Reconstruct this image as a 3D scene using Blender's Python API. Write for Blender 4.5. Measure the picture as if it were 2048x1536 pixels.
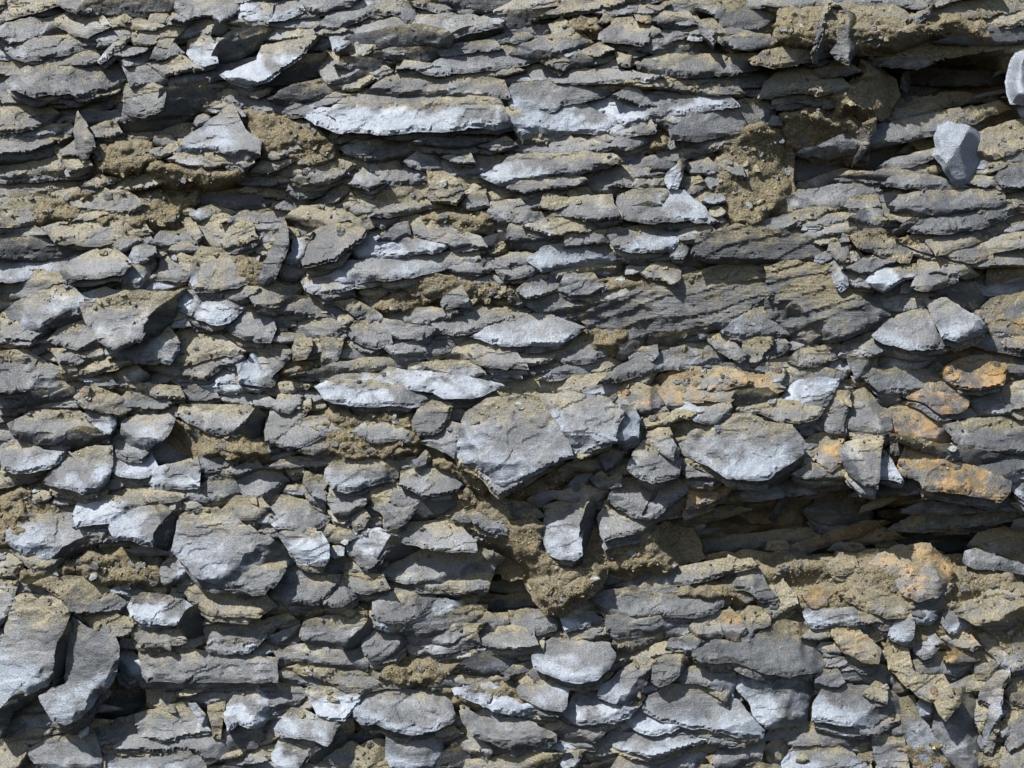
import bpy, math, random
import numpy as np
from mathutils import Vector
from mathutils.geometry import delaunay_2d_cdt

for o in list(bpy.data.objects): bpy.data.objects.remove(o)
scene = bpy.context.scene
col = scene.collection
R = math.radians

# ---------------------------------------------------------------- camera, sky, sun, exposure
D = 1.9                      # metres from the lens to the mean plane of the bank
PX = 1600.0                  # photo pixels per metre on that plane
cam = bpy.data.cameras.new('camera'); cam_o = bpy.data.objects.new('camera', cam); col.objects.link(cam_o)
cam_o.location = (0, -D, 0); cam_o.rotation_euler = (R(90), 0, 0)
cam.sensor_width = 36; cam.lens = 36 * D / (2048 / PX); cam.clip_start = .05; cam.clip_end = 500
scene.camera = cam_o
scene.render.resolution_x, scene.render.resolution_y = 1024, 768

SUN = Vector((-.45, -.48, .755)).normalized()          # towards the sun: high, left, in front of the bank
elev = math.asin(SUN.z); azim = math.atan2(SUN.x, SUN.y)
world = bpy.data.worlds.new('World'); scene.world = world; world.use_nodes = True
wn = world.node_tree; bg = wn.nodes['Background']
sky = wn.nodes.new('ShaderNodeTexSky'); sky.sky_type = 'NISHITA'; sky.sun_disc = False
sky.sun_elevation = elev; sky.sun_rotation = azim
wn.links.new(sky.outputs[0], bg.inputs[0]); bg.inputs[1].default_value = .082
sun = bpy.data.lights.new('sun', 'SUN'); sun.energy = 5; sun.angle = R(.6); sun.color = (1, .965, .90)
sun_o = bpy.data.objects.new('sun', sun); col.objects.link(sun_o)
sun_o.location = SUN * 5; sun_o.rotation_euler = SUN.to_track_quat('Z', 'Y').to_euler()
scene.view_settings.view_transform = 'Standard'; scene.view_settings.look = 'None'
scene.view_settings.exposure = .66; scene.view_settings.gamma = 1
scene.view_settings.use_curve_mapping = False

# outlines of the stones in the bank: kind, tilt, lift; name and label when loose; points
DATA = """
T 0 0
d;;690 100 740 0 1380 0 1450 60 1430 140 1250 170 1000 160 830 130
d;;90 40 240 0 340 60 330 140 200 170 110 150
g;;480 -10 690 -10 700 90 640 100 520 70
y;;450 150 600 130 800 170 830 210 760 260 700 300 560 260 470 210
g;;0 260 60 230 220 200 380 190 470 250 550 270 400 300 180 340 90 350 20 310
g;;100 400 200 370 400 340 640 310 740 370 700 395 500 440 200 490 110 460
g;;340 500 480 470 760 450 800 500 640 530 400 545
g;;120 660 200 590 460 560 780 520 1000 540 990 690 960 710 850 730 700 765 620 770 560 740 400 745 280 775 140 720
g 30 20 12;splinter:thin slate splinter leaning across ledges above a hairline-cracked long slab;770 490 860 400 1000 300 1030 320 990 370 870 460 800 510
y;;1060 280 1240 250 1420 225 1380 350 1080 365
y;;990 210 1100 200 1300 215 1230 245 1060 240
g;;910 450 1020 410 1160 390 1140 420 1030 450 930 460
g;;1230 480 1280 390 1340 365 1460 440 1380 470 1260 500
g;;1010 500 1080 455 1180 440 1220 490 1140 540 1020 545
g 5 0 0;;1010 560 1230 540 1290 590 1330 650 1320 720 1050 700
y;;1230 520 1460 490 1560 560 1320 610
g 20 35 8;;870 770 950 730 1200 710 1310 735 1295 870 1160 935 1010 910 900 880
d -5 -45 5;;1300 740 1560 700 1700 700 1810 800 1640 880 1360 950 1180 980 1100 920 1160 930 1290 860
d -5 -40 0;;960 1020 1190 990 1400 960 1650 910 1640 950 1400 1030 1200 1060 1000 1060
w 25 30 12;;1500 460 1530 340 1650 340 1800 330 1790 390 1730 450 1740 500 1640 525 1540 500
d -10 -40 10;;1790 360 1900 310 2040 270 2160 250 2100 340 2040 400 1800 510 1660 520 1730 440
g;;1470 190 1600 200 1740 190 1700 280 1520 290 1380 330 1440 240
d 0 -45 0;;1740 190 1840 220 1780 290 1690 280
g;;1430 170 1520 80 1700 50 1850 40 1880 80 1760 180 1700 130 1560 140 1470 180
w 15 20 5;;1920 110 2000 70 2160 60 2140 200 2040 230 1950 220
w 40 15 14;slab:bright white-crusted slab with slanted right end above a dark hollow;1760 600 1900 550 2060 480 2100 370 2300 330 2520 290 2560 300 2400 470 2330 520 2250 560 2120 660 2000 700 1840 660
d -10 -20 0;;2100 660 2300 590 2450 480 2600 440 2560 640 2300 690 2100 710
y;;0 920 100 860 340 850 420 920 410 980 200 1040 0 1080
g;;0 1090 160 1070 500 990 490 1060 330 1090 100 1110
g;;0 1150 300 1100 520 1090 380 1160 240 1210 0 1240
d;;0 1250 240 1225 500 1115 580 1130 500 1250 200 1310 0 1320
g 5 10 14;splinter:narrow upright triangular splinter standing at the left end of a dirt pocket;620 890 740 1090 760 1180 680 1300 620 1250 590 1060
y;;540 1300 690 1300 720 1340 620 1380 560 1390
b 30 10 22;slab:pale horn-shaped slab with concave lower edge perched on a dirt ledge;1410 1250 1420 1200 1480 1100 1720 940 1860 830 1960 1040 2090 1130 2080 1250 1990 1300 1900 1270 1760 1210 1640 1200 1500 1240
s;;730 1220 850 1130 1100 1150 1180 1250 1000 1370 840 1380 760 1340
s;;1160 1370 1250 1280 1400 1320 1700 1340 2040 1330 1900 1430 1700 1500 1500 1490 1280 1430
y;;1390 1270 1560 1230 1740 1240 1860 1290 1700 1340 1500 1320
y;;1200 1220 1400 1180 1400 1210 1280 1260
y;;480 1210 600 1140 610 1240 500 1250
y;;750 1040 900 1000 960 1070 880 1100 760 1090
y;;680 1500 800 1440 960 1440 840 1480 700 1510
y;;20 800 160 780 300 810 160 830 40 830
T 512 0
w 30 5 5;;-110 130 -90 40 60 20 320 0 390 90 230 155 100 165 -60 160
g;;400 10 560 -10 780 -10 770 60 560 105 430 80
g 30 0 12;slab:slab with an arched hollow eroded out of its lower edge;450 210 600 110 820 90 960 30 1150 10 1270 20 1290 180 1250 200 1190 170 1150 130 1080 110 900 130 740 200 620 250 470 245
y;;1280 20 1400 30 1560 80 1480 105 1400 80 1290 50
d;;1480 0 1500 -20 2300 -20 2200 60 1900 110 1700 90
b 45 0 8;;610 310 640 290 900 250 1100 190 1300 180 1400 170 1700 160 1980 180 1960 210 1700 260 1560 300 1500 285 1280 245 1080 265 900 295 740 345 660 400 620 400
g -5 5 5;;650 395 740 340 1060 265 1280 240 1500 280 1565 300 1540 380 1400 360 1200 380 1000 400 740 430 640 430
d -10 -30 5;;1555 305 1700 262 1960 212 1960 270 1750 320 1560 360
g;;920 450 1140 410 1330 380 1600 400 1900 370 1900 400 1500 460 1440 400 1300 430 1100 440 960 470
d -5 0 0;;940 470 1120 440 1300 425 1440 420 1470 460 1380 500 1180 490 1000 490
y 40 0 8;;1120 560 1200 530 1480 530 1350 550
g 0 -10 4;;620 530 700 510 900 510 1100 510 1000 580 900 600 760 570
y;;530 520 560 440 640 450 640 540 740 570 890 610 820 670 720 680 560 650
g;;900 800 960 720 1100 620 1400 640 1800 600 1840 620 1720 710 1440 770 1160 810
w 30 0 18;slab:long white-crusted ledge slab split by a diagonal crack;390 940 430 890 700 840 900 815 1160 830 1540 780 1750 775 1950 800 2055 1000 1900 1040 1740 1020 1400 1050 1260 1050 1130 1070 1000 1075 860 1060 760 1050 680 1065 580 1030 480 1000
g;;1540 770 1720 720 1820 660 1960 680 1970 790 1750 770
d;;160 800 320 720 560 680 880 700 960 740 880 790 560 800 300 860
g;;1290 1150 1560 1090 2048 1090 2048 1130 1800 1130 1700 1180 1500 1170
g;;1790 1190 2000 1140 2060 1170 1900 1215
y;;740 1190 880 1110 1200 1120 1300 1220 1020 1280 880 1280 760 1240
y;;730 1290 1000 1290 1180 1380 1190 1420 1040 1430 930 1390
g;;1220 1300 1300 1260 1500 1250 1530 1310 1480 1360 1300 1350
y 10 10 15;chip:olive squarish chip standing on edge under a dusty grey ledge;1370 1370 1500 1375 1600 1430 1680 1560 1600 1640 1400 1620
y;;170 1440 220 1370 420 1300 520 1310 440 1390 300 1430
y;;320 1460 400 1400 560 1340 640 1310 740 1330 650 1440 500 1490 360 1500
g;;770 1480 860 1390 1000 1450 900 1520
s;;350 1000 480 1010 600 1060 620 1290 500 1310 440 1240 330 1120
g;;100 1040 180 960 260 940 280 1090 220 1120 120 1090
y;;80 1270 130 1120 300 1170 340 1210 200 1260
y;;0 1380 80 1290 240 1270 340 1240 240 1320 120 1370
y;;1500 1260 1700 1270 1720 1310 1600 1300
T 1024 0
d;;0 130 280 110 520 100 400 160 200 220 0 290
g;;960 40 1220 40 1200 80 1080 110 970 90
g;;1140 170 1220 140 1400 140 1460 190 1400 205 1280 195
d -5 0 0;;1160 190 1280 190 1440 200 1470 240 1350 260 1220 230
g 30 10 10;slab:fan-shaped grey slab with a rust-coloured chip on its shoulder;690 330 700 270 840 150 960 140 1000 190 1180 240 1210 290 1100 290 1090 350 1060 370 960 350 860 345
r 30 0 16;chip:small rusty tan chip resting on the shoulder of a fan-shaped slab;980 120 1100 130 1125 170 1100 190 1000 170
s;;450 180 560 110 690 110 720 190 660 270 560 290 480 240
y;;320 210 380 190 480 240 470 300 400 330 340 310
g;;1530 70 1600 20 1720 30 1850 50 1960 120 2040 150 2020 220 1900 250 1750 240 1700 220 1640 140
g 10 20 14;splinter:dark slender splinter leaning against a dusty ledge end;1470 200 1480 130 1520 180 1560 250 1620 330 1610 360 1520 270
y;;1530 180 1640 190 1720 250 1900 270 1880 300 1740 290 1600 270
g;;1620 290 1720 310 1780 370 1760 390 1680 350
g;;1740 320 1850 310 2048 320 2048 370 1900 400 1800 390
g;;40 460 110 390 300 330 520 300 580 350 500 400 280 470 170 490
g;;250 490 510 460 420 570 370 550
g 0 0 0;;430 560 520 470 660 460 650 520 560 550
y;;680 520 740 460 840 430 780 490
y;;520 440 700 390 780 400 700 450
g;;1110 340 1220 290 1330 275 1390 300 1300 330 1180 370
y 20 0 8;;850 450 930 470 940 540 850 520
g 25 0 8;slab:long lens-shaped grey slab with tapered ends beside scattered straw-coloured chips;1010 570 1000 520 1080 470 1180 420 1260 440 1600 440 1900 430 2040 440 2080 500 1960 560 1700 600 1500 620 1300 615 1130 590
g;;0 640 180 560 400 590 760 600 1000 630 1150 620 1090 650 880 650 500 670 400 690 280 670 100 710 20 710
b 32 0 6;;-60 780 20 720 120 710 290 680 380 700 500 680 880 680 870 720 700 780 480 820 240 910 110 950 40 930
y;;900 690 1000 650 1200 640 1700 670 1790 760 1640 780 1400 750 1200 710 1000 700
g;;1700 680 1800 620 1940 600 2080 560 2100 620 1960 690 1760 695
w;;550 850 700 800 830 780 1000 860 1110 940 1060 970 920 1000 850 970 720 920
w;;60 980 200 900 400 860 520 840 600 900 820 1010 760 1060 700 1075 500 1065 340 1100 80 1095
g;;840 770 940 730 1000 760 1120 850 1020 850 930 800
w;;1040 760 1240 760 1720 800 1740 850 1500 890 1280 910 1200 940 1120 900 1120 860
g 5 0 0;;1140 960 1280 920 1480 920 1440 960 1380 1020 1290 1060 1180 1000
g 8 -10 0;;1280 1060 1400 980 1500 910 1760 870 2060 800 2200 830 2040 960 1800 1060 1480 1130 1280 1120
g;;790 1060 900 1040 1090 960 1110 1060 980 1080 840 1100
g;;820 1170 880 1110 1000 1080 1090 1080 1080 1150 960 1190 840 1200
g;;10 1220 100 1140 420 1100 470 1150 700 1180 780 1180 600 1230 400 1250 100 1250
b;;-200 1420 -60 1350 0 1280 300 1280 600 1260 800 1280 820 1300 600 1370 500 1410 200 1440 0 1470 -100 1480
g;;20 1510 160 1450 500 1430 540 1450 470 1490 300 1510 100 1550
g;;560 1490 700 1420 880 1370 1240 1390 1000 1440 860 1500 820 1540 640 1536
w 10 20 14;chip:pale upright chip propped against the face beneath a layered slab;1220 1440 1240 1390 1360 1270 1400 1280 1360 1400 1320 1510 1260 1520
g 15 20 10;chip:speckled grey chip lying slantwise next to a pale upright chip;1640 1260 1720 1290 1840 1330 1880 1430 1820 1430 1700 1370 1650 1340
g;;1380 1330 1560 1310 1660 1370 1600 1400 1440 1390
g;;1560 1460 1620 1400 1760 1390 1700 1470 1600 1510
s;;1110 1100 1220 1080 1290 1130 1180 1250 1100 1200
T 1536 0
s 20 0 16;;0 110 200 60 450 140 900 180 1200 200 1500 150 1750 190 1810 300 1700 400 1500 440 1200 420 900 400 500 370 200 360 0 350
y;;700 110 1000 90 1130 150 1000 180 700 180
y 5 10 22;splinter:thin vertical sliver hanging on the dirt ledge beside a dark keyhole-shaped chip;480 -10 500 20 440 220 400 380 370 440 340 430 390 300 430 140
d 10 10 24;chip:dark speckled keyhole-shaped chip standing upright on dirt ledge;500 420 560 340 550 260 640 180 650 90 690 110 690 440 640 520 560 490
g 20 0 20;splinter:pointed splinter jutting up to the right from the dirt ledge;1100 170 1200 100 1330 30 1290 110 1190 190
d 0 20 26;splinter:dark vertical sliver at the left rim of the deep black hollow;1080 330 1180 330 1180 410 1130 460 1140 660 1110 740 1060 700 1080 580 1090 450
s 15 10 14;;540 780 700 650 760 500 900 560 1020 640 1040 760 940 900 900 920 760 920 700 870 580 910
y;;410 570 480 530 640 560 720 580 500 610 430 620
y;;0 680 100 620 280 570 420 600 560 640 620 720 420 760 200 740 0 800
g 0 15 20;splinter:grey blade-like chip hanging point-down below a pale dirt lump;670 1340 700 1250 740 1180 700 1090 760 990 860 940 860 1040 800 1170 730 1270
s;;520 1240 600 1150 700 1120 740 1190 700 1240 540 1260
y;;320 1190 380 1130 430 1090 400 1160 340 1200
B 15 0 30;cobble:pale blue-grey pointed stone with faceted sides perched beneath the deep hollow;1310 1240 1350 1190 1330 1100 1360 1010 1440 975 1560 1000 1680 1060 1800 1180 1800 1230 1680 1380 1600 1460 1530 1490 1460 1450 1410 1370 1390 1320
B 10 30 26;cobble:smooth white-crusted stone wedged to the right of the deep hollow;1900 650 1940 500 1980 430 2060 410 2120 440 2140 820 2048 840 1940 830 1910 740
w;;2010 880 2100 850 2120 950 2040 950
g;;1830 1440 1900 1370 2060 1320 2100 1480 1960 1500 1870 1490
y;;600 1420 960 1400 1240 1360 1400 1340 1330 1400 1000 1440
g;;960 1480 1100 1420 1260 1440 1400 1480 1560 1510 1300 1520
T 0 384
y;;0 90 140 60 330 70 560 130 700 110 620 170 400 210 240 260 0 280
y;;470 20 700 10 1000 40 1110 110 980 180 760 160 640 140 500 80
s;;1100 60 1300 -20 1560 10 1590 90 1500 140 1450 290 1220 310 1110 240 1080 150
y;;420 290 640 240 900 200 1110 240 1150 330 960 390 760 430 440 400
g;;0 310 240 300 400 340 240 380 0 420
y;;500 270 760 190 880 170 700 240
d;;0 420 260 410 690 430 700 480 560 540 250 560 0 520
g;;1580 20 2048 -10 2060 130 1900 130 1740 100 1600 80
g;;1240 420 1300 360 1500 340 1540 440 1280 450
y 20 10 4;;1480 260 1540 280 1630 360 1580 410 1520 330
y;;1620 260 1760 220 1980 270 2010 370 1800 480 1680 420 1620 380
g;;1560 170 1700 150 1860 170 1840 210 1700 240 1600 240
g 35 10 16;cobble:thick grey oblong stone with a broken pale left end;480 640 500 590 720 480 860 455 940 470 1060 580 980 660 900 660 780 690 620 700 530 740 510 700
b 30 20 16;chip:small greenish pale pebble touching the thick oblong stone;1020 540 1060 450 1160 420 1240 440 1250 490 1170 560 1090 580
g 20 -10 6;;960 720 1050 640 1110 620 1230 560 1250 590 1180 690 1100 760
g;;930 440 1000 400 1140 380 1060 430 980 480
y;;1220 700 1300 640 1330 500 1400 520 1540 560 1540 700 1420 720
y;;1540 620 1620 480 1760 500 1950 540 2048 640 1900 760 1700 800 1560 780
w;;1560 580 1640 610 1780 680 1860 720 1780 790 1600 790 1540 700
g;;0 760 240 670 480 690 500 720 240 830 0 930
b 35 15 4;;0 1010 240 860 500 760 640 850 660 950 500 1010 400 1060 240 1150 0 1130
d -10 -15 2;;240 1150 420 1050 660 955 690 1030 560 1090 400 1130
w;;0 1160 140 1165 145 1210 0 1215
w;;160 1170 410 1175 410 1210 160 1215
g 35 -5 24;slab:large pointed grey slab with a white crusted lower left corner jutting from the face;640 880 800 860 1000 790 1200 800 1500 780 1400 880 1270 980 1180 1100 1120 1200 940 1260 880 1250 790 1190 740 1120 680 1030 655 960
d -15 -50 16;;1130 1200 1180 1080 1280 960 1400 870 1420 930 1380 1030 1250 1150
g;;430 1190 560 1080 650 1060 740 1150 770 1320 640 1270
g;;930 1340 1100 1240 1290 1160 1340 1120 1380 1220 1360 1370 1100 1360
y;;1380 1230 1500 1080 1650 1120 1900 1280 1600 1350 1460 1380 1370 1370
w 28 5 8;;1410 940 1460 860 1560 830 1760 870 1960 930 1830 1040 1740 1060 1600 1020
g 25 0 4;;1750 1070 1850 1030 1970 935 2120 960 2200 1100 2160 1200 1960 1180 1840 1120
y;;1440 790 1600 800 1760 850 1900 900 1960 880 1990 780 1760 760
g 15 10 10;;1600 1220 1800 1250 1960 1340 1880 1395 1780 1370 1680 1290
y;;450 1270 620 1270 760 1330 640 1380 480 1370
y 10 0 6;;500 1380 620 1370 630 1430 560 1470 490 1440
g;;0 1300 200 1310 440 1440 600 1480 680 1560 400 1600 0 1600
y;;900 1480 1060 1400 1160 1470 1040 1540 920 1520
y;;1180 1400 1480 1390 1640 1340 1720 1390 1640 1500 1400 1480
w;;1730 1490 1780 1390 1880 1410 1890 1536 1740 1540
w;;1910 1400 2060 1330 2200 1420 2180 1560 1920 1536
T 512 384
d 5 30 22;slab:dark narrow slab standing on end like a blade beside a rounded grey slab;0 740 60 580 150 400 220 200 250 290 260 440 200 570 150 700 60 770
y;;300 210 360 160 640 145 820 200 700 240 500 290 400 280 330 240
g 40 20 22;slab:rounded grey slab with ochre rim overlying a paler broken slab;370 560 365 480 380 390 460 320 620 250 760 260 900 300 860 380 720 470 640 550 500 580 380 605
b 30 20 14;slab:pale chipped slab peeking out left from under a rounded grey slab;225 540 290 480 300 380 400 350 460 320 380 480 360 570 240 570
y;;790 240 870 230 930 290 880 310
y;;690 110 800 30 920 60 1040 150 920 200 800 170
y;;910 210 1020 160 1090 150 1150 190 1120 240 1010 290
y;;930 340 1060 260 1140 240 1150 280 1060 370
g 10 0 8;;1060 370 1130 300 1200 280 1235 350 1120 400 960 385
w;;800 460 900 350 1060 400 1210 380 1440 430 1530 420 1440 480 1240 500 1060 520 960 530 840 520
b 30 0 16;slab:long pale blue-white slab tapering right, below a rounded grey slab;390 690 430 640 500 600 780 550 1100 540 1300 510 1560 480 1780 470 1810 560 1700 580 1500 620 1380 650 1060 710 860 720 760 750 600 770 480 775 420 740
g;;200 640 240 600 400 640 290 710 210 700
y;;-20 790 260 720 400 710 360 800 220 900 0 920
g 0 -20 2;;0 960 250 880 480 840 320 940 150 1000 20 970
d;;-40 1050 150 1040 220 1120 180 1180 0 1210 -100 1200
g;;260 1130 460 1040 600 1060 680 1090 560 1180 440 1170
y 20 15 16;chip:ragged buff flake propped on dusty ledge among small grey chips;290 1260 330 1160 440 1170 450 1230 400 1330 300 1350
g 10 10 12;;540 1180 680 1190 630 1370 530 1370
s;;130 1420 300 1370 480 1370 480 1440 300 1470 180 1490
g;;-40 1270 200 1250 290 1300 200 1400 120 1480 -40 1560
g;;500 810 560 770 740 770 760 850 640 860 560 860
y;;860 810 940 760 1040 770 1000 850 900 870
y;;1020 740 1160 720 1330 690 1280 740 1120 770
s;;840 950 1100 800 1460 820 1480 910 1300 960 1000 970
g 20 15 14;chip:small pale triangular chip resting in gravelly soil;1480 900 1510 830 1640 750 1700 850 1710 930 1600 920 1500 940
y;;1160 200 1260 220 1500 300 1780 400 1780 450 1500 400 1280 350 1220 290
g;;1320 360 1500 370 1760 430 1600 450 1540 420 1420 400
g;;1660 110 1760 40 1820 20 1840 120 1740 140
s;;1280 180 1500 150 1900 160 1880 340 1720 350 1500 270 1320 240
g;;1900 120 2100 100 2200 260 1960 270 1870 220
d;;1790 390 2048 340 2100 440 1900 450
g;;1560 620 1700 600 1860 570 1860 620 1780 660 1640 660
g;;1920 550 2060 530 2200 600 2180 650 1980 700 1930 640
g;;1760 720 1920 680 1930 730 1800 750
g;;1000 1060 1100 1000 1400 970 1580 970 1480 1020 1280 1070 1120 1085
g;;640 880 760 900 980 1020 980 1060 840 1030 700 930
g 28 0 4;;740 1120 800 1080 960 1080 1050 1150 1090 1220 960 1250 860 1230 770 1180
g;;900 1060 1010 1060 1380 1100 1350 1180 1330 1200 1130 1170 1000 1120
d 0 -50 4;;1355 1160 1390 1100 1410 1150 1390 1215 1340 1210
g;;1390 1110 1580 1000 1700 970 2060 970 2060 1010 1840 1080 1700 1130 1440 1140
g;;1060 1240 1310 1210 1330 1300 1200 1320 1100 1300
g;;1350 1270 1440 1190 1720 1170 1600 1240 1440 1300 1360 1310
b 32 5 8;;1720 1160 1900 1080 2048 1010 2300 1020 2640 1090 2570 1130 2450 1210 2300 1230 2048 1230 1840 1190
y;;1420 1340 1700 1200 1900 1230 2048 1290 2100 1420 1900 1400 1700 1350
w 32 5 14;slab:grey slab with a white streak along its crest above a shadowed notch;460 1500 560 1470 980 1460 1060 1400 1300 1440 1700 1480 1960 1540 2000 1560 1760 1640 1500 1650 1420 1600 1240 1580 1000 1560 700 1560
g;;1230 1380 1420 1390 1760 1400 1760 1460 1700 1490 1500 1450
g;;160 130 320 80 390 90 390 130 260 150
y;;470 110 700 -20 760 -10 640 80 560 110
T 1024 384
g;;0 90 180 50 230 50 220 130 120 150 40 130
y;;250 120 270 60 420 80 420 120 350 150
g;;340 170 480 90 780 60 790 200 700 230 590 230 440 200
b 30 0 12;slab:stepped grey slab bounded on its left by a deep vertical crack;830 130 850 20 1000 -30 1380 -10 1440 50 1540 120 1600 220 1620 250 1480 250 1420 220 1290 240 1100 250 960 230 860 200
d -5 0 8;;840 150 960 165 1100 120 1180 110 1160 130 1020 160 940 180
g;;1240 260 1320 240 1560 230 1620 250 1480 270 1320 290
b 30 0 8;;770 360 800 320 960 330 1140 310 1310 310 1330 400 1280 460 1200 480 960 480 820 440
y;;1350 350 1400 310 1560 280 1590 320 1500 360 1360 380
g;;1280 460 1360 420 1400 460 1360 530 1280 530
g;;0 160 300 190 290 250 160 260 0 250
y;;160 280 360 210 800 240 780 290 600 320 480 310 340 340
g;;0 290 180 290 400 350 410 380 200 390 0 400
d;;0 370 240 380 410 390 400 480 200 470 0 460
g;;440 360 590 340 580 420 440 440
g;;600 350 760 330 760 410 600 420
b;;180 540 280 480 520 450 600 430 720 440 860 490 960 550 840 580 600 580 480 590 320 620 240 640
g;;0 520 150 540 170 570 0 590
b;;0 610 160 590 200 630 140 670 0 700
y 35 10 12;chip:rusty rounded chip with orange crystals at the end of a ledge;1020 660 1120 580 1240 560 1350 620 1340 720 1290 750 1200 700 1080 690
g;;80 790 200 720 290 670 400 700 410 770 260 820 120 845
g;;400 790 440 700 640 690 700 760 640 820 520 830 460 830
g;;150 880 200 850 420 830 580 860 740 900 600 940 420 980 300 980 200 950
y;;540 850 700 840 740 880 640 890
s;;680 720 900 690 1150 700 1200 780 1130 880 1040 900 900 810 720 800
g;;760 830 860 780 980 850 860 880 780 890
d 0 0 0;;-20 840 80 850 120 900 60 920 -20 900
m 12 -10 14;;560 1000 800 920 1200 760 1500 680 1900 560 2200 560 2420 620 2300 760 2100 820 1920 940 1840 1030 1680 1090 1480 1140 1200 1140 1000 1180 800 1260 640 1160
m 10 -20 8;;1500 400 1800 300 2300 380 2560 520 2300 600 1900 560 1560 560 1440 500
d -10 0 4;;1060 1240 1120 1190 1300 1160 1480 1140 1300 1210 1120 1250
y;;-120 1280 0 1260 300 1310 460 1240 620 1180 630 1220 480 1300 300 1350 180 1380 -40 1420
g;;360 1320 640 1240 780 1250 760 1300 560 1370 420 1370
s;;620 1100 820 1060 1000 1100 960 1180 800 1260 650 1200
d;;820 1350 900 1260 1040 1170 1100 1140 1000 1300 900 1360
d 20 30 6;;960 1340 1060 1280 1140 1260 1160 1330 1060 1420 940 1400
g;;1740 1120 1900 980 2100 960 2300 1040 2220 1150 1900 1170 1780 1150
y 10 15 10;;1840 1280 1880 1210 2060 1190 2060 1260 1960 1370 1880 1380
g;;1580 1160 1740 1150 1760 1230 1860 1310 1820 1360 1640 1260
r;;1180 1500 1400 1440 1760 1450 1860 1530 1600 1600 1240 1580
y 20 0 4;;850 1490 960 1440 1140 1460 1080 1540 920 1530
g;;1560 1400 1860 1380 1870 1420 1760 1440
T 1536 384
g 28 -5 8;;960 120 1060 70 1260 40 1460 40 1860 10 1900 80 1700 140 1500 170 1250 225 1180 220 1120 180 1000 150
g;;700 220 800 190 930 140 1080 170 1160 220 1060 260 960 270 820 260 720 245
g;;640 130 680 80 860 70 870 120 800 150 660 155
g 25 -5 8;;1120 320 1260 270 1420 250 1700 170 2048 90 2140 100 2060 150 1900 210 1700 290 1420 330 1260 330
d -10 -10 2;;960 340 1180 250 1240 240 1180 300 1000 370
r;;1100 380 1300 370 1500 400 1700 450 1720 500 1660 560 1500 540 1400 500 1180 450
y 25 -10 8;;660 370 740 370 900 340 1000 400 1140 480 1130 560 1060 560 960 520 780 470 720 440
g;;520 410 620 420 650 540 560 550 480 480
g;;640 620 800 560 980 520 1000 560 920 590 840 640 760 650
w 20 10 14;chip:pale diamond-shaped chip stuck on the striated rock face;510 680 520 620 590 610 630 680 640 760 580 800 540 750
g;;630 670 760 670 770 700 700 720 640 710
g;;680 740 770 700 830 750 820 770 700 760
w 35 0 12;;790 710 880 650 960 660 1100 640 1170 620 1190 660 1000 750 920 800 840 760
y 30 0 10;;1140 770 1200 700 1240 560 1400 540 1560 600 1690 670 1590 690 1400 650 1290 640 1300 670 1500 690 1520 720 1400 760 1280 790
y;;1700 540 1780 530 1800 570 1720 570
r;;1780 650 1840 600 1900 620 2060 600 2060 660 1900 710 1780 720
d;;1360 780 1640 760 1690 890 1660 980 1540 930
m 15 -5 14;;0 880 240 740 520 700 660 780 880 800 940 900 980 1000 800 1080 700 1140 600 1180 240 1230 140 1190 120 1140 0 1120
m 15 0 12;;0 620 180 600 500 600 460 660 300 720 120 800 0 860
y 15 15 10;chip:small brownish teardrop chip below the striated rock face;700 1090 720 990 750 990 760 1070 740 1110
b 35 10 22;slab:blue-grey flat slab with rounded right lip leaning on its neighbour;1250 870 1420 850 1540 930 1700 1020 1770 1100 1700 1140 1520 1200 1390 1160 1340 1060 1290 930
b 38 5 18;slab:pale blue-grey pointed slab with faint rust at its lower right edge;830 1150 900 1090 1040 990 1260 930 1330 1050 1350 1130 1480 1210 1400 1250 1240 1265 1060 1240 920 1210
g 30 10 6;;560 1320 640 1230 830 1170 900 1210 1080 1250 920 1290 880 1310 700 1320
y;;210 1350 280 1300 560 1260 600 1280 540 1330 400 1380 260 1390
r;;1740 940 1800 900 2060 830 2100 1040 1960 1050 1800 960
y;;1690 960 1780 940 1940 1050 1800 1080 1720 1020
r;;1770 1100 1900 1060 2080 1060 2090 1180 1940 1190 1800 1170
r;;1840 1200 2080 1190 2090 1290 1960 1260
r 35 0 14;slab:grey slab stained bright orange on top by rust;1370 1460 1420 1400 1540 1340 1700 1310 1880 1340 1910 1420 1880 1540 1700 1580 1500 1570
g;;920 1330 1100 1300 1250 1350 1200 1410 1000 1430 900 1400
b 10 0 12;;660 1350 780 1340 800 1480 760 1540 700 1500
y;;790 1340 850 1350 850 1450 800 1460
g;;820 1480 1060 1440 1400 1500 1420 1600 900 1600
g;;240 1480 400 1440 600 1450 560 1540 240 1560
g;;0 1460 120 1450 130 1520 0 1560
g 20 10 2;;0 1190 80 1160 170 1220 120 1290 0 1340
T 0 768
g 30 0 6;;-20 40 160 10 500 20 560 60 400 80 200 120 100 180 -20 185
d -10 -10 4;;100 185 200 125 400 85 570 65 600 110 480 150 300 190 140 205
y;;640 120 740 60 960 150 1000 210 960 260 840 250 680 200
w 20 10 10;;680 250 780 250 900 290 920 340 880 400 840 400 760 350
g;;960 150 1040 90 1200 80 1330 160 1310 200 1160 210 1020 190
y;;1000 20 1180 40 1420 60 1420 120 1260 110 1160 60
g;;1440 70 1560 50 1720 120 1640 140 1500 130
w;;1500 0 1640 30 1900 -30 1940 60 1820 80 1690 80
b 35 5 16;slab:rounded grey slab whose right shoulder is caked in gritty dirt;900 440 960 390 980 300 1100 250 1340 240 1400 280 1370 360 1340 410 1240 480 1160 540 1020 530 940 500
g 30 -5 8;;80 330 240 270 620 260 740 340 780 400 620 380 500 440 440 480 280 470 120 430
d -8 0 4;;440 490 500 430 640 390 830 400 880 440 760 480 560 520
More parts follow.
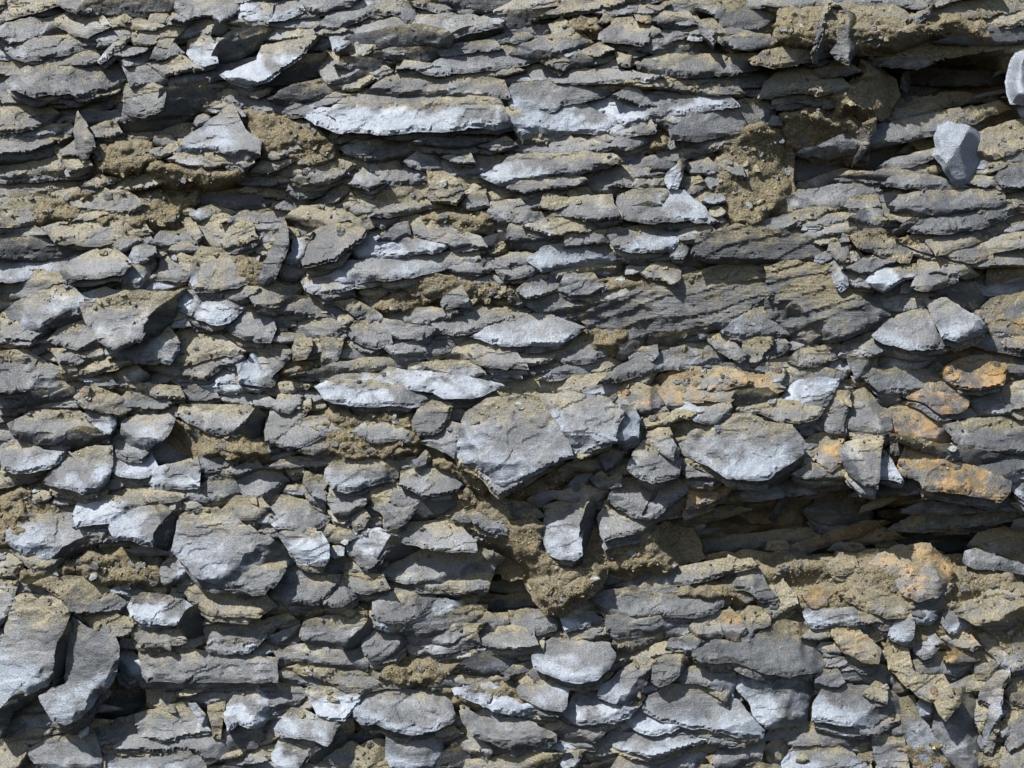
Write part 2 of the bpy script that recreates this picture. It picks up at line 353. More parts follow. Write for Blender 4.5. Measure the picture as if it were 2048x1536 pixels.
b 30 10 12;slab:slab with a smoothly rounded white left nose beside a broad plain grey slab;10 640 10 520 80 460 200 450 340 530 540 540 460 640 380 680 240 710 100 710 30 690
b 38 0 14;slab:broad plain grey slab with rounded lower lip next to a white-nosed slab;340 790 400 710 540 560 700 510 900 490 900 640 860 780 780 860 660 880 560 840 400 810
w;;880 600 980 560 1180 570 1220 680 1180 740 1040 745 950 730 900 690
g;;960 760 1180 750 1220 830 1080 830 1000 800
g 30 -10 2;;1000 560 1240 480 1480 430 1540 520 1600 540 1540 620 1380 680 1240 700 1190 620
w 20 10 8;;1200 800 1240 720 1380 690 1560 630 1590 700 1590 830 1420 830 1240 830
g 35 0 10;slab:dark-edged grey slab with white flecks along its lower right rim;1420 240 1440 170 1640 170 2060 170 2060 230 1960 320 1860 410 1740 410 1620 360 1480 290
d -15 -45 8;;1870 410 2060 230 2120 260 2060 440 1960 460
s;;1380 370 1500 310 1760 420 2048 530 2048 580 1800 560 1600 540 1520 490 1480 410
g;;1590 640 1680 580 1860 600 1860 660 1680 710 1620 700
y;;1650 740 1840 680 1860 730 1700 770
g;;1870 700 2048 650 2100 690 1900 750
g;;1540 880 1700 800 1860 800 1890 870 1800 930 1640 940 1540 920
g;;1910 790 2060 740 2180 740 2270 780 2160 900 2090 920 1970 910
s;;0 900 80 860 200 940 240 1060 180 1150 60 1240 0 1240
y;;220 920 300 880 390 890 380 930 280 950
w 35 5 16;slab:dusty slab with a bright white left lip overlapping a pale angular slab;580 1060 620 960 800 900 1100 920 1370 910 1240 970 1060 1010 960 1060 890 1110 760 1120 660 1130 610 1150
b 35 5 20;slab:pale angular slab with a scalloped white lower edge above a dark cleft;860 1150 900 1110 1060 1010 1300 960 1430 940 1400 1030 1320 1130 1240 1210 1220 1300 1140 1290 1060 1250 920 1250
d -10 -55 12;;1240 1300 1250 1210 1340 1110 1440 970 1450 1050 1420 1140 1340 1330
b 35 0 12;;50 1270 80 1200 260 1080 560 1080 840 1180 820 1250 620 1290 500 1360 380 1430 260 1440 200 1380 100 1300
d -10 -20 4;;400 1430 520 1350 640 1290 840 1250 920 1270 760 1290 560 1380
g;;620 1150 860 1140 910 1250 830 1280 850 1190
s;;640 1420 700 1340 880 1340 1060 1390 1180 1450 1060 1500 840 1520 700 1490
b 35 5 24;slab:broad pale blue-grey slab with steep left edge below a buff ledge;1370 1340 1400 1220 1440 1060 1600 990 1800 1000 1900 1080 2048 1180 2240 1280 2360 1420 2300 1500 2120 1640 2000 1650 1860 1600 1720 1600 1560 1540 1460 1430
b 30 10 14;;1290 1540 1320 1460 1390 1390 1460 1440 1560 1540 1500 1560 1360 1620 1300 1600
y;;1800 1030 1900 940 2060 920 2120 1000 2048 1080 1920 1080 1880 1140
y;;0 1330 140 1380 190 1450 120 1530 0 1530
s;;200 1480 480 1420 600 1430 640 1520 400 1560 200 1560
T 512 768
w 32 0 16;slab:thick slab with white streaked front edge overhanging a brown dirt pocket;470 20 560 -20 700 -40 960 -20 1100 10 1300 60 1390 100 1370 150 1240 190 1100 170 920 180 740 170 620 150 540 110
y;;0 60 240 30 440 20 300 60 120 90 0 120
g 30 10 10;;80 470 90 360 140 220 240 240 330 210 420 150 430 200 360 300 260 380 160 460
g 20 0 14;;130 180 200 120 360 120 340 180 280 230 180 220
g 30 0 8;;160 490 260 420 340 340 460 310 640 330 800 350 720 380 520 420 380 490 260 530
y;;380 540 500 480 660 430 740 400 700 460 600 520 460 560
s;;460 290 560 200 780 180 860 240 820 330 700 340 600 310
s;;680 460 800 400 960 470 1240 480 1360 520 1280 570 1000 590 760 560 640 540
d;;830 200 960 190 1200 190 1250 290 1160 330 960 320 860 290
g;;820 390 900 340 1160 340 1280 390 1220 430 1080 450 980 470 860 430
d 20 10 10;;1260 300 1320 220 1420 180 1540 180 1520 320 1420 400 1310 430 1290 380
g 25 10 10;;1320 470 1460 380 1520 340 1630 340 1600 480 1580 590 1520 540 1420 500
b 40 5 30;slab:big pale slab with blue-white crusted point, the left piece of a split slab;1590 560 1620 460 1640 330 1680 230 1850 120 2100 90 2260 100 2360 260 2480 440 2540 590 2380 640 2200 740 2048 810 1960 845 1900 800 1820 700 1700 630 1600 610
b 38 5 29;slab:ochre-tinted right piece of a split slab, divided by a diagonal crack;2270 90 2500 60 2800 110 2900 190 2960 230 2900 320 2870 440 2940 460 2780 510 2560 580 2500 480 2390 300
g 20 0 12;slab:speckled straight-edged dark grey slab with square right end;550 760 560 680 620 620 900 600 1130 620 1150 660 1120 770 980 790 800 850 720 870 620 850
g 30 0 12;slab:lozenge-shaped grey slab with a pointed right tip;1150 820 1160 700 1280 680 1430 680 1580 740 1660 810 1620 850 1460 890 1330 900 1200 830
g 35 5 6;;1040 830 1150 820 1330 910 1430 920 1240 980 1110 970
g 35 5 12;;880 940 960 860 1060 880 1120 980 1240 990 1420 930 1310 1000 1220 1080 1160 1130 1050 1170 1030 1130 1030 1060
g 0 -10 6;;1230 1060 1330 990 1500 900 1640 880 1600 980 1500 1040 1360 1080 1260 1100
g 38 0 16;slab:grey slab shaped like a flatfish with a sharp lower right corner;980 1170 1240 1110 1500 1090 1640 1140 1750 1260 1770 1350 1620 1340 1400 1330 1380 1310 1200 1280 1060 1230
w 15 30 20;;720 1330 740 1280 830 1270 880 1200 980 1200 1090 1250 1060 1330 1000 1430 940 1480 900 1500 850 1470 800 1410
d -5 -35 12;;960 1450 1030 1360 1100 1250 1220 1290 1380 1310 1240 1350 1080 1430
g 25 0 6;;860 1510 960 1460 1060 1450 1240 1360 1420 1350 1800 1360 1980 1400 1900 1480 1880 1540 1860 1600 1660 1620 1300 1600 1000 1560
g 35 0 10;;0 950 80 960 250 940 420 980 580 960 590 1080 500 1150 400 1180 300 1160 160 1150 80 1080
b 30 5 8;;-60 770 0 720 100 700 220 710 200 790 140 860 40 920 -20 880
y;;240 630 340 640 380 710 300 740 250 700
g;;380 800 420 740 540 760 560 950 460 900
g;;590 900 700 890 860 930 840 1000 740 1080 640 1060 600 980
y;;740 1040 840 1020 900 1070 860 1150 810 1170 750 1100
w 20 15 14;;190 1220 240 1160 340 1180 500 1220 560 1290 580 1400 540 1450 420 1450 330 1410 260 1320
w 25 20 8;chip:small rounded pale knob wedged between two white-crusted slabs;570 1320 640 1290 700 1310 700 1370 630 1400 590 1380
y;;560 1280 700 1160 800 1240 720 1290 640 1280
s;;1350 560 1500 580 1640 640 1760 680 1900 790 1800 860 1700 850 1660 800 1560 720 1440 660
g;;1260 640 1360 580 1400 600 1370 660 1280 690
y 30 0 2;;1660 930 1880 940 2048 980 2200 1000 2300 1060 2200 1080 1900 1030 1740 980
g;;1740 1030 1900 1060 2048 1130 2000 1200 1880 1180 1760 1130
g 15 -10 10;splinter:thin triangular flake tilted up against the face beneath a lozenge-shaped slab;1580 1090 1660 1000 1740 1170 1640 1120
T 1024 768
w 15 -10 22;;790 460 850 300 900 260 900 200 960 220 1010 290 1000 440 900 470
g;;800 120 850 130 960 220 900 230
r;;800 90 960 40 1150 80 1240 200 1100 230 1000 230 900 160
r 35 0 8;;1180 60 1280 -20 1500 -60 1800 -60 2040 -20 2200 40 2048 90 1800 100 1740 140 1600 130 1420 140 1240 180
w 25 10 16;slab:folded slab with white-flecked lower rim below a rust-stained ledge;1250 190 1400 150 1480 190 1580 190 1740 150 1760 190 1720 280 1640 330 1540 320 1440 280 1320 230
d -5 -10 10;;1760 140 1820 90 2048 80 2130 100 2048 150 1880 170 1780 200
y 35 0 8;;1790 210 1880 170 2048 150 2300 190 2480 210 2440 270 2300 310 2140 300 1980 230 1880 240
b 38 0 22;slab:large grey slab with rounded white right end and thick layered lip;1250 320 1300 270 1500 320 1640 350 1760 250 1900 240 2048 310 2240 330 2340 460 2330 560 2230 630 2110 700 2048 760 1860 760 1700 740 1540 640 1400 580 1330 540
d -10 -10 14;;1840 800 1700 740 2048 765 2150 700 2320 600 2320 640 2220 730 2048 830 1930 855
g;;1040 480 1100 420 1240 390 1300 500 1290 600 1220 560 1140 500
g 30 -5 10;;930 680 1000 560 1060 500 1180 530 1260 620 1330 640 1330 730 1220 770 1120 790 1000 740
g;;1340 600 1500 640 1680 740 1640 780 1420 760 1350 680
g 35 0 14;;770 930 880 800 1100 790 1300 800 1400 810 1400 870 1270 960 1160 1060 1060 1080 960 1060 840 990
d -5 -40 18;splinter:dark curved sliver lying across a dull grey slab;1040 1040 1100 940 1160 850 1220 800 1220 850 1160 950 1080 1040
g 30 5 16;;700 1080 760 1000 830 1060 900 1080 1110 1090 1120 1140 1060 1180 900 1210 830 1220 740 1260 710 1200
b 25 20 34;slab:pale rectangular slab hanging like a tongue above gravelly dirt;250 1170 260 980 340 950 500 940 630 940 600 1060 560 1150 550 1280 560 1370 510 1410 380 1400 290 1360 260 1280
d -10 -60 26;;560 1150 620 980 640 940 660 1060 640 1180 560 1370 550 1280
y 30 0 20;slab:buff crusted flake with wavy lower edge between a split slab and a tongue slab;120 930 240 870 400 860 560 800 790 870 700 920 560 940 420 930 320 920 200 960
s;;0 830 240 710 460 620 540 630 520 740 300 860 120 920 0 920
s 15 0 40;;0 1130 160 1080 240 1160 260 1340 420 1420 560 1420 720 1480 700 1640 560 1720 340 1740 200 1620 100 1520 0 1420
g 10 0 8;;700 600 780 580 900 560 840 640 760 700
g 0 10 8;;640 760 700 740 760 800 860 750 870 830 780 840 700 830
s 20 -10 6;;1160 1260 1280 1180 1400 1140 1400 1240 1340 1300 1200 1300
s 20 0 12;;1000 1400 1200 1330 1440 1320 1500 1370 1360 1470 1200 1490 1060 1430
r;;1440 860 1560 820 1740 840 1600 940 1440 1010
s;;1700 850 1800 880 1900 980 2040 960 2080 1090 1940 1100 1840 1010 1740 920
y 25 15 14;chip:buff flake with ragged horns lying in the brown hollow;1600 1536 1700 1440 1730 1370 1820 1410 1920 1400 1990 1500 2060 1640 2120 1700 2100 1760 1980 1740 1900 1660 1740 1640 1640 1600
T 1536 768
w 30 0 10;;100 130 240 20 480 0 560 -20 520 80 460 170 340 190 180 180
g 25 15 14;;600 360 620 220 660 90 760 70 860 190 960 280 980 380 880 420 740 440 660 390
g 20 10 8;;480 200 560 90 640 80 640 200 600 300 600 390 520 390 340 330 300 310
g 25 20 22;slab:shield-shaped grey slab tapering to a lower right point over the dark overhang;580 560 590 490 700 450 900 420 930 430 900 560 890 760 880 840 780 820 700 760 640 720 600 640
w 20 10 14;chip:bright white triangular chip beside the shield-shaped slab;890 720 910 600 930 530 1000 640 1070 760 1060 790 900 760
r;;400 620 440 490 580 470 580 640 500 700 430 670
y;;240 730 340 680 600 700 640 760 480 770 300 770
g 30 -10 14;slab:dark leaf-shaped slab resting in the shadowed hollow;260 1020 370 970 380 900 500 850 640 850 730 900 800 970 840 1030 790 1120 680 1160 540 1150 420 1130
r;;960 230 1060 200 1200 220 1400 310 1500 420 1420 480 1240 450 1020 400 980 330
g 32 -10 12;slab:long smooth grey slab with a white ridge and broken right end;1400 330 1620 280 1860 270 2060 310 2160 420 2160 580 2048 580 1860 540 1640 510 1500 470
g 0 -10 10;slab:straight-edged striated block with square right end under a white-ridged slab;970 390 1240 450 1500 500 1680 530 1900 590 2010 620 1990 760 1960 780 1700 700 1500 640 1400 610 1280 550 1100 480 980 430
g;;1000 480 1060 470 1110 510 1100 550 980 570
r 20 -5 6;;1040 660 1110 540 1240 560 1460 650 1700 720 1920 800 1930 880 1860 940 1640 890 1540 870 1400 850 1240 840 1220 780 1080 720
r 30 0 8;;620 -10 760 30 1000 70 1100 100 1250 140 1340 210 1400 240 1540 220 1600 180 1590 100 1560 40 1400 10 1200 -40 900 -70
g;;1610 130 1700 80 1920 60 2100 100 2060 190 1940 230 1860 240 1680 250 1620 220
y;;1020 90 1100 120 1280 180 1390 260 1380 310 1260 250 1100 170
d -5 0 2;;840 130 1000 100 1070 140 960 190 880 210
y;;1950 250 2080 190 2090 300 2020 290
b;;1940 830 2080 780 2090 940 2000 890
g;;1970 960 2090 960 2090 1040 2020 1000
r;;0 250 20 180 200 170 300 190 460 200 470 220 400 260 260 310 100 310
d 0 10 14;splinter:rusty dark twig-like sliver dangling below a layered lip;0 1080 80 960 120 830 180 770 200 850 150 960 80 1060 40 1110
y 30 0 16;;1600 1300 1700 1230 1900 1190 2100 1200 2100 1440 2000 1440 1860 1380
g 15 0 14;slab:bar-like grey slab with an orange stripe across its left end;1560 1420 1580 1340 1660 1320 1860 1390 2100 1470 2100 1550 1940 1500 1760 1480 1640 1470
r;;830 1490 900 1400 1040 1340 1280 1320 1380 1440 1420 1530 1360 1700 1200 1740 1080 1680 1000 1560
r;;880 1290 960 1260 1040 1300 940 1380
y;;500 1460 580 1400 680 1420 700 1480 600 1530 520 1520
s;;900 1040 1060 1060 1240 1180 1280 1280 1100 1300 980 1200
T 0 1152
b 20 15 16;slab:big flat grey slab with buff upper rim and ochre spot at its lower edge;60 340 130 210 200 190 480 200 560 300 530 380 460 540 440 640 430 800 380 880 260 930 80 1030 0 1090 -60 1090 -60 560 0 560 40 460
d -20 -25 10;;0 1100 90 1030 260 935 390 885 440 880 420 920 240 990 100 1080 40 1240 0 1310
b 20 10 20;slab:tongue-shaped grey slab beside the big flat slab with an ochre spot;310 960 420 900 520 870 530 680 560 520 580 330 700 420 920 490 950 560 930 780 900 850 780 960 720 1060 640 1140 520 1190 430 1160 360 1060
d 0 -55 10;;440 790 450 640 480 540 560 400 560 520 530 680 520 860 430 890
y 40 0 6;;130 210 200 190 480 195 550 290 400 330 240 330 90 330
g 25 10 10;;-20 60 120 60 110 200 40 340 -20 420
y;;280 80 400 60 700 60 820 120 640 320 560 290 480 170 380 100
g;;680 310 780 240 900 180 990 220 960 280 820 300
w 32 0 12;slab:grey slab with a curved white ridge along its lower left;1020 250 1060 170 1160 140 1440 170 1560 240 1500 310 1440 390 1300 390 1120 370 1050 330
d -10 -50 6;;1430 400 1510 310 1590 260 1620 300 1640 400 1620 510 1500 500
y 35 0 6;;1490 140 1560 80 1700 60 1940 120 2048 80 2120 200 2200 240 2048 330 1900 320 1700 310 1600 260 1520 200
g;;1760 320 1900 300 2020 320 1960 360 1800 370
y 15 0 4;;1070 410 1200 380 1420 420 1500 520 1340 560 1140 560 1060 480
y 20 0 6;;1650 440 1800 400 2060 390 2200 420 2060 560 1900 540 1680 560
w 20 0 10;;1650 580 1860 550 2040 570 2000 600 1820 620 1680 620
y;;680 350 900 330 1040 380 1020 480 920 500 760 430
w 15 10 12;;960 690 1000 610 1080 660 1110 760 1140 800 1040 820 980 790
g 20 0 10;slab:long straight plank-like grey slab with a thin vertical crack near mid-length;1110 580 1400 560 1600 600 2048 640 2220 660 2220 850 1900 850 1540 850 1340 840 1180 850 1130 790
y 20 0 4;;1190 880 1400 870 1480 930 1360 1030 1300 1110 1180 1030
w 5 20 12;chip:narrow pale chip leaning in rubble below a plank-like slab;1510 1020 1560 1020 1690 1180 1680 1230 1620 1200
y 10 10 8;;1690 1060 1780 1040 1790 1120 1760 1300 1710 1290
g 30 0 2;;760 1250 960 1180 1090 1130 1095 1300 900 1350 780 1390 740 1300
g 30 0 4;;1110 1130 1300 1110 1500 1050 1690 1250 1500 1280 1300 1330 1110 1300
d;;680 1130 720 1040 800 960 920 860 1100 900 1160 1000 1060 1130 860 1220 760 1220
g 25 0 2;;240 1400 400 1340 720 1260 780 1390 820 1560 300 1560
g 35 0 6;;830 1390 1080 1320 1480 1320 1780 1290 2060 1200 2120 1300 2060 1400 1760 1480 1640 1480 1560 1390 1200 1400
b 35 5 12;slab:pale flat-topped slab at the foot with a white upper face;810 1400 1000 1410 1200 1390 1500 1390 1640 1500 1660 1580 830 1580
y;;0 1340 100 1300 240 1400 160 1560 0 1560
w 20 10 10;chip:tiny white pebble in the rubble beneath a tongue-shaped slab;630 1270 660 1210 720 1210 700 1270 650 1300
w 30 0 10;;1810 1100 1900 980 2040 900 2100 960 2300 1060 2200 1120 2048 1220 1900 1180 1820 1260
T 512 1152
g 32 0 10;slab:dull grey slab with ragged ends above an ochre crack;-20 220 60 120 240 30 420 10 680 -10 660 60 590 150 500 230 380 220 240 230 100 220
g;;540 240 600 160 660 60 740 30 790 140 800 170 680 240
y;;600 70 740 20 1000 30 1010 100 900 140 820 130
r 30 10 18;chip:cream and rust-coloured pointed flake under a thin ledge;1420 100 1500 70 1740 60 1860 130 1760 210 1670 270 1600 210 1480 220 1440 170
g 30 0 10;;930 320 960 230 1100 170 1380 130 1440 190 1400 270 1280 330 1180 370 1060 370 980 350
w 10 -10 6;;960 410 1000 350 1180 380 1430 270 1480 220 1640 240 1680 270 1480 350 1300 400 1100 440 1000 430
g 5 -10 6;;1100 460 1300 420 1500 360 1680 290 1830 260 1830 320 1740 390 1600 450 1300 480
g;;1240 500 1560 440 1760 380 1740 470 1600 540 1400 570 1280 590
g 15 -5 8;slab:rounded layered block with a torn dark right side;350 480 380 380 480 340 700 320 880 320 910 420 840 500 760 540 700 590 600 560 400 540
d -10 -50 6;;700 600 780 530 860 460 920 380 980 420 900 500 780 580
s;;0 250 240 240 660 260 860 240 920 290 900 330 700 320 400 340 240 320 0 330
g;;100 500 230 480 340 400 350 460 280 530 180 540
g 25 0 4;;860 560 960 420 1120 450 1240 560 1160 640 940 680 880 640
g 25 0 6;;160 620 400 590 620 560 860 600 900 780 760 790 600 740 400 680 180 690
y 15 0 6;;190 740 480 700 640 750 900 800 1100 860 1280 880 1060 890 860 940 720 920 620 860 500 810
g;;1380 570 1500 540 1740 480 1740 540 1620 590 1420 620
g;;1760 430 1900 460 2048 440 2200 480 2200 560 1960 590 1780 570
y;;1760 420 1860 330 2020 320 2000 400 1900 450
s;;900 820 1000 700 1300 690 1480 720 1680 700 1640 820 1480 880 1280 880 1040 860
d;;1670 720 1840 640 2048 640 2100 700 1980 790 1760 820
r 20 10 14;chip:small orange chip at the end of a long dusty ledge;1970 820 2040 770 2060 800 2000 840
y;;1460 860 1760 820 1960 830 1880 860 1620 890 1440 900
w 30 10 14;slab:wedge-shaped slab with bright white lower left edge under a long ledge;380 910 460 890 640 900 840 960 820 1020 760 1090 700 1160 600 1150 490 1110 440 1010
b 38 0 16;slab:oval grey slab with a wandering crack and white lower left lip;760 1080 820 1020 860 950 1060 920 1300 920 1500 920 1560 1000 1600 1120 1560 1180 1400 1240 1240 1270 1100 1240 960 1180 860 1190 790 1140
b 35 10 14;slab:pale slab with sharp lower corner next to an oval cracked slab;30 1120 80 1040 360 1060 480 1120 680 1170 640 1230 570 1360 480 1320 340 1300 100 1260
w 25 20 10;;130 1460 200 1320 460 1330 500 1360 430 1440 360 1536 340 1580 180 1580
d -15 -40 8;;380 1560 440 1440 580 1350 640 1230 760 1170 780 1250 700 1340 500 1480
g;;-20 900 300 890 380 960 340 1050 0 1080
b 15 5 14;slab:blocky grey slab hanging square beneath an oval cracked slab;1040 1440 1045 1280 1240 1290 1500 1250 1500 1440 1420 1540 1300 1580 1080 1540
b 35 5 6;;1780 1130 1790 1020 1880 1060 2010 1110 1940 1150 1860 1130
w 35 0 10;;1590 920 1840 880 2060 1040 2130 1080 2400 930 2460 830 2460 1000 2420 1110 2240 1080 2048 1110 1900 1080 1780 1010 1600 960
g 35 0 10;slab:broad grey slab with a long sunken back and pale striped front;1620 1000 1780 1130 1900 1150 2048 1130 2200 1170 2400 1280 2400 1330 2200 1350 2048 1390 1900 1340 1760 1290 1660 1180
y;;1580 1340 1640 1200 1740 1310 1880 1400 1860 1450 1700 1400
d;;1510 1440 1600 1380 1720 1440 1760 1560 1480 1560
y;;600 1480 640 1380 760 1370 900 1420 1020 1540 760 1560
T 1024 1152
s 20 0 48;;140 40 240 -20 700 -20 700 40 640 130 500 200 400 270 280 270 210 170
g;;0 300 120 290 140 380 80 440 0 470
g;;140 300 360 290 390 420 300 440 160 470 140 380
w 28 0 10;slab:small slab with a white patch and blue-grey dab next to a thin vertical crack;380 310 480 280 640 290 750 350 700 390 540 420 430 450
y;;440 480 560 430 750 390 760 450 700 510 600 530 480 530
g;;0 520 120 490 220 510 200 590 80 630 0 640
g 30 0 8;;640 180 780 160 980 130 1200 180 1200 290 1060 330 920 370 780 340 720 280
g 25 0 8;;1190 300 1240 180 1500 150 1690 180 1680 240 1600 300 1460 330 1320 320 1220 320
g 8 -10 6;;760 440 780 350 920 380 1080 330 1200 320 1450 350 1380 400 1240 430 1080 470 860 500
y 5 -10 2;;800 560 850 510 1080 480 1260 430 1180 510 1060 570 920 600
b 30 5 20;slab:oval slab with frosty white ring along its lower rim;160 640 220 560 320 500 560 520 780 540 830 640 780 740 680 830 560 855 420 840 300 790 180 740
g;;160 790 200 760 310 810 180 840
b 35 10 10;;0 900 160 840 360 850 430 880 430 1040 400 1080 240 1050 100 980 0 960
g;;0 970 80 1000 240 1060 340 1080 320 1130 200 1150 60 1120 0 1110
b 40 15 16;slab:crescent slab with shiny bluish lower edge nestled over a paler slab;680 970 720 880 900 740 1060 660 1160 680 1120 780 1060 890 960 990 900 1035 780 1010
w 35 10 10;slab:pale slab with white frosted left toe under a crescent slab;340 1110 440 1060 500 940 680 880 690 1000 780 1030 900 1050 1020 1050 940 1130 820 1180 700 1170 540 1190 400 1150
g 30 5 10;;1120 840 1150 700 1280 630 1400 640 1420 710 1330 790 1260 850 1180 880
g;;1260 600 1290 540 1460 500 1500 540 1480 600 1400 620
b 35 5 8;;1280 850 1400 780 1560 740 1760 790 1780 880 1770 980 1640 910 1480 850
b 38 0 14;slab:large smooth pale slab tapering to a rounded right toe;1040 1080 1100 960 1260 870 1450 860 1640 920 1800 990 1900 1120 2020 1240 2000 1300 1800 1290 1600 1240 1360 1200 1160 1140
w 35 5 10;;920 1160 1040 1085 1160 1140 1360 1200 1280 1240 1160 1270 1060 1260 980 1220
b 38 0 14;slab:boat-shaped slab with white rounded keel;730 1310 800 1240 1000 1260 1180 1280 1360 1210 1600 1250 1640 1290 1480 1350 1240 1420 1100 1450 960 1420 820 1380
g 35 5 8;slab:dark wedge slab with pale speckles pointing right beneath a sagging slab;-60 1180 0 1160 200 1200 360 1280 300 1330 160 1360 0 1380 -100 1340
g;;380 1300 420 1190 600 1200 740 1190 720 1270 640 1350 520 1340 440 1330
w;;260 1370 480 1350 610 1370 600 1400 420 1400
y;;610 1430 740 1370 860 1420 740 1450 620 1460
w 20 10 8;;340 1440 440 1420 560 1420 500 1536 440 1560
y;;0 1450 200 1440 340 1460 420 1560 0 1580
y;;880 1470 1080 1450 1210 1480 1200 1580 820 1580
g;;1230 1480 1360 1430 1520 1400 1540 1500 1440 1570 1240 1570
g 30 0 8;;1620 1470 1740 1350 1900 1300 2010 1330 1990 1470 1840 1500 1800 1570 1640 1570
r 20 0 12;chip:orange-brown chip lying below a smooth pale slab's toe;1640 1360 1740 1300 1780 1310 1740 1360 1660 1390
r 20 0 10;chip:orange-capped pebble in the rubble at the foot of the bank;1550 1450 1640 1430 1660 1470 1600 1510
r 15 15 18;slab:rust-brown rectangular plate tilted beside a yellow-spotted slab;1620 370 1740 250 1820 330 1880 430 1820 540 1760 550 1700 480
y 30 5 12;;1420 420 1500 370 1620 370 1690 480 1560 520 1480 500
y 20 -5 6;;1820 330 1900 290 2040 300 2060 420 1940 440 1900 540 1850 550
s;;1340 110 1560 80 1680 120 1690 190 1400 200 1300 150
g;;1500 620 1640 560 1880 580 2048 440 2200 400 2360 410 2420 560 2480 680 2470 760 2400 770 2200 800 2040 780 1800 690 1520 690
T 1536 1152
b 35 0 12;slab:pale square-ended slab with frosty white lower half;-150 1010 -250 900 -260 800 0 680 200 700 390 760 405 860 340 960 320 1060 300 1200 160 1210 -20 1220 -120 1110
b 32 0 14;slab:smooth grey slab with straight left side and ochre flake on top;350 1160 360 1040 430 900 600 870 760 880 1000 930 1080 1000 1070 1130 920 1180 840 1230 720 1220 560 1190
g;;410 860 420 780 540 790 590 860 560 900 480 880
y 30 0 18;;760 940 860 890 930 920 950 1020 840 990
d;;600 810 740 780 900 760 1010 770 1010 880 900 890 800 850 680 870
y 25 0 12;;520 490 540 410 660 420 780 530 880 600 880 700 760 690 600 600
b 25 10 10;slab:grey slab with rusty smudge and scalloped lower edge above a large dull slab;280 290 320 240 480 270 700 250 740 320 790 390 600 390 500 400 380 420 330 400
y 20 10 22;slab:buff and pinkish bone-shaped flake lying across two dark slabs;910 530 1090 545 1130 640 1160 760 1220 800 1400 790 1460 900 1480 960 1550 970 1520 1050 1420 1160 1360 1080 1330 1010 1200 960 1080 860 1020 780 970 750 960 640
g 5 5 12;slab:dark smooth upright slab under a bone-shaped flake;1310 1240 1330 1060 1420 1170 1540 1000 1480 900 1620 880 1660 1000 1660 1200 1700 1400 1680 1580 1540 1580 1400 1400
b 5 0 8;;1070 1150 1080 1000 1140 990 1180 1130 1300 1260 1420 1420 1530 1560 1180 1580 1160 1400 1080 1250
w 15 10 10;chip:smooth pale pebble trapped beneath a bone-shaped flake;1180 1060 1220 980 1300 1000 1340 1060 1300 1120 1200 1130
b 5 30 20;slab:upright curved blade of slate with pale outer edge;1690 960 1720 880 1820 780 1930 740 1930 820 1880 900 1860 1040 1870 1120 1800 1230 1760 1380 1720 1380 1720 1240 1770 1140 1770 1040 1680 1010
y;;1670 1080 1690 1020 1750 1030 1760 1160 1700 1240 1670 1180
r 15 0 10;chip:yellow-brown leaf-like chip beside an upright curved blade;1820 1220 1900 1130 1940 1220 1920 1310 1880 1300
g;;1930 1120 2000 1060 2080 1060 2080 1330 1940 1410 1900 1360 1940 1280
g;;1690 1260 1760 1240 1720 1400 1690 1340
b 15 15 12;;960 490 1060 350 1120 330 1160 400 1150 500 1100 550 1060 540
b 25 10 10;;1390 380 1440 310 1560 330 1650 400 1570 480 1480 470
y 30 0 14;slab:cream banded lump with swirling layers in the stony right bank;1500 300 1560 220 1700 170 1860 70 2080 60 2080 340 1900 390 1740 400 1640 380
r;;1100 60 1200 -20 1400 -20 1400 80 1320 160 1240 220 1180 200
r;;1120 230 1240 220 1400 180 1400 270 1340 320 1300 390 1200 360 1140 320
y;;640 160 760 120 1000 200 1120 260 1100 320 960 340 800 280
y;;760 300 900 340 900 380 780 370
y;;860 400 960 370 1030 390 1000 440 920 430
g;;1150 520 1200 440 1280 430 1380 540 1320 640 1240 660 1180 610
g;;1190 700 1320 660 1440 660 1560 740 1520 800 1400 770 1220 790
r;;1420 500 1560 480 1660 560 1640 600 1480 590
r;;1440 680 1500 620 1640 620 1660 690 1540 720
y;;1660 620 1740 580 1860 720 1720 860 1660 870
y;;1700 480 1820 460 2080 400 2080 720 1960 760 1880 720 1760 600
r;;310 130 420 110 560 150 560 220 480 280 400 290 320 240
y;;60 130 120 70 200 170 240 230 120 310 0 380 -40 320
g 30 5 4;;130 1300 300 1220 640 1240 740 1380 640 1370 400 1360 200 1370
b 35 5 10;slab:smooth domed grey-blue slab at the foot with a small buff chip on it;110 1490 200 1380 560 1360 680 1420 780 1500 860 1580 120 1590
y 20 10 18;chip:small buff chip sitting on a smooth domed grey-blue slab;220 1500 240 1450 290 1420 320 1470 270 1500
y;;0 1380 60 1350 150 1350 160 1400 100 1490 0 1510
g 15 5 8;;840 1420 860 1250 960 1280 1060 1300 1080 1400 1140 1560 900 1560
g;;910 1220 960 1180 1080 1160 1140 1260 1040 1280 930 1260
y;;1890 940 2000 880 2080 880 2080 1050 1960 1010
y;;1760 1480 1860 1420 2080 1360 2080 1580 1740 1580
w 15 5 8;;1140 320 1240 310 1340 330 1300 390 1200 380
T 0 0
s;;700 1160 980 1120 1240 1150 1300 1290 1160 1400 900 1420 740 1360
s;;2000 900 2300 900 2460 1000 2600 1060 2680 1280 2500 1330 2300 1290 2080 1200
s;;120 1640 460 1560 1000 1560 1560 1520 1580 1640 1440 1820 1100 1840 700 1760 300 1780
s;;1560 2200 1900 2040 2140 2080 2200 2300 1960 2420 1700 2360
s;;5680 1100 6000 1000 6260 1060 6360 1240 6300 1480 6180 1680 6000 1860 5820 1780 5700 1500
s;;6240 920 6560 880 6900 1060 6880 1260 6500 1300 6260 1180
s;;6300 0 6800 40 7300 120 7700 200 7720 380 7200 420 6700 400 6300 360
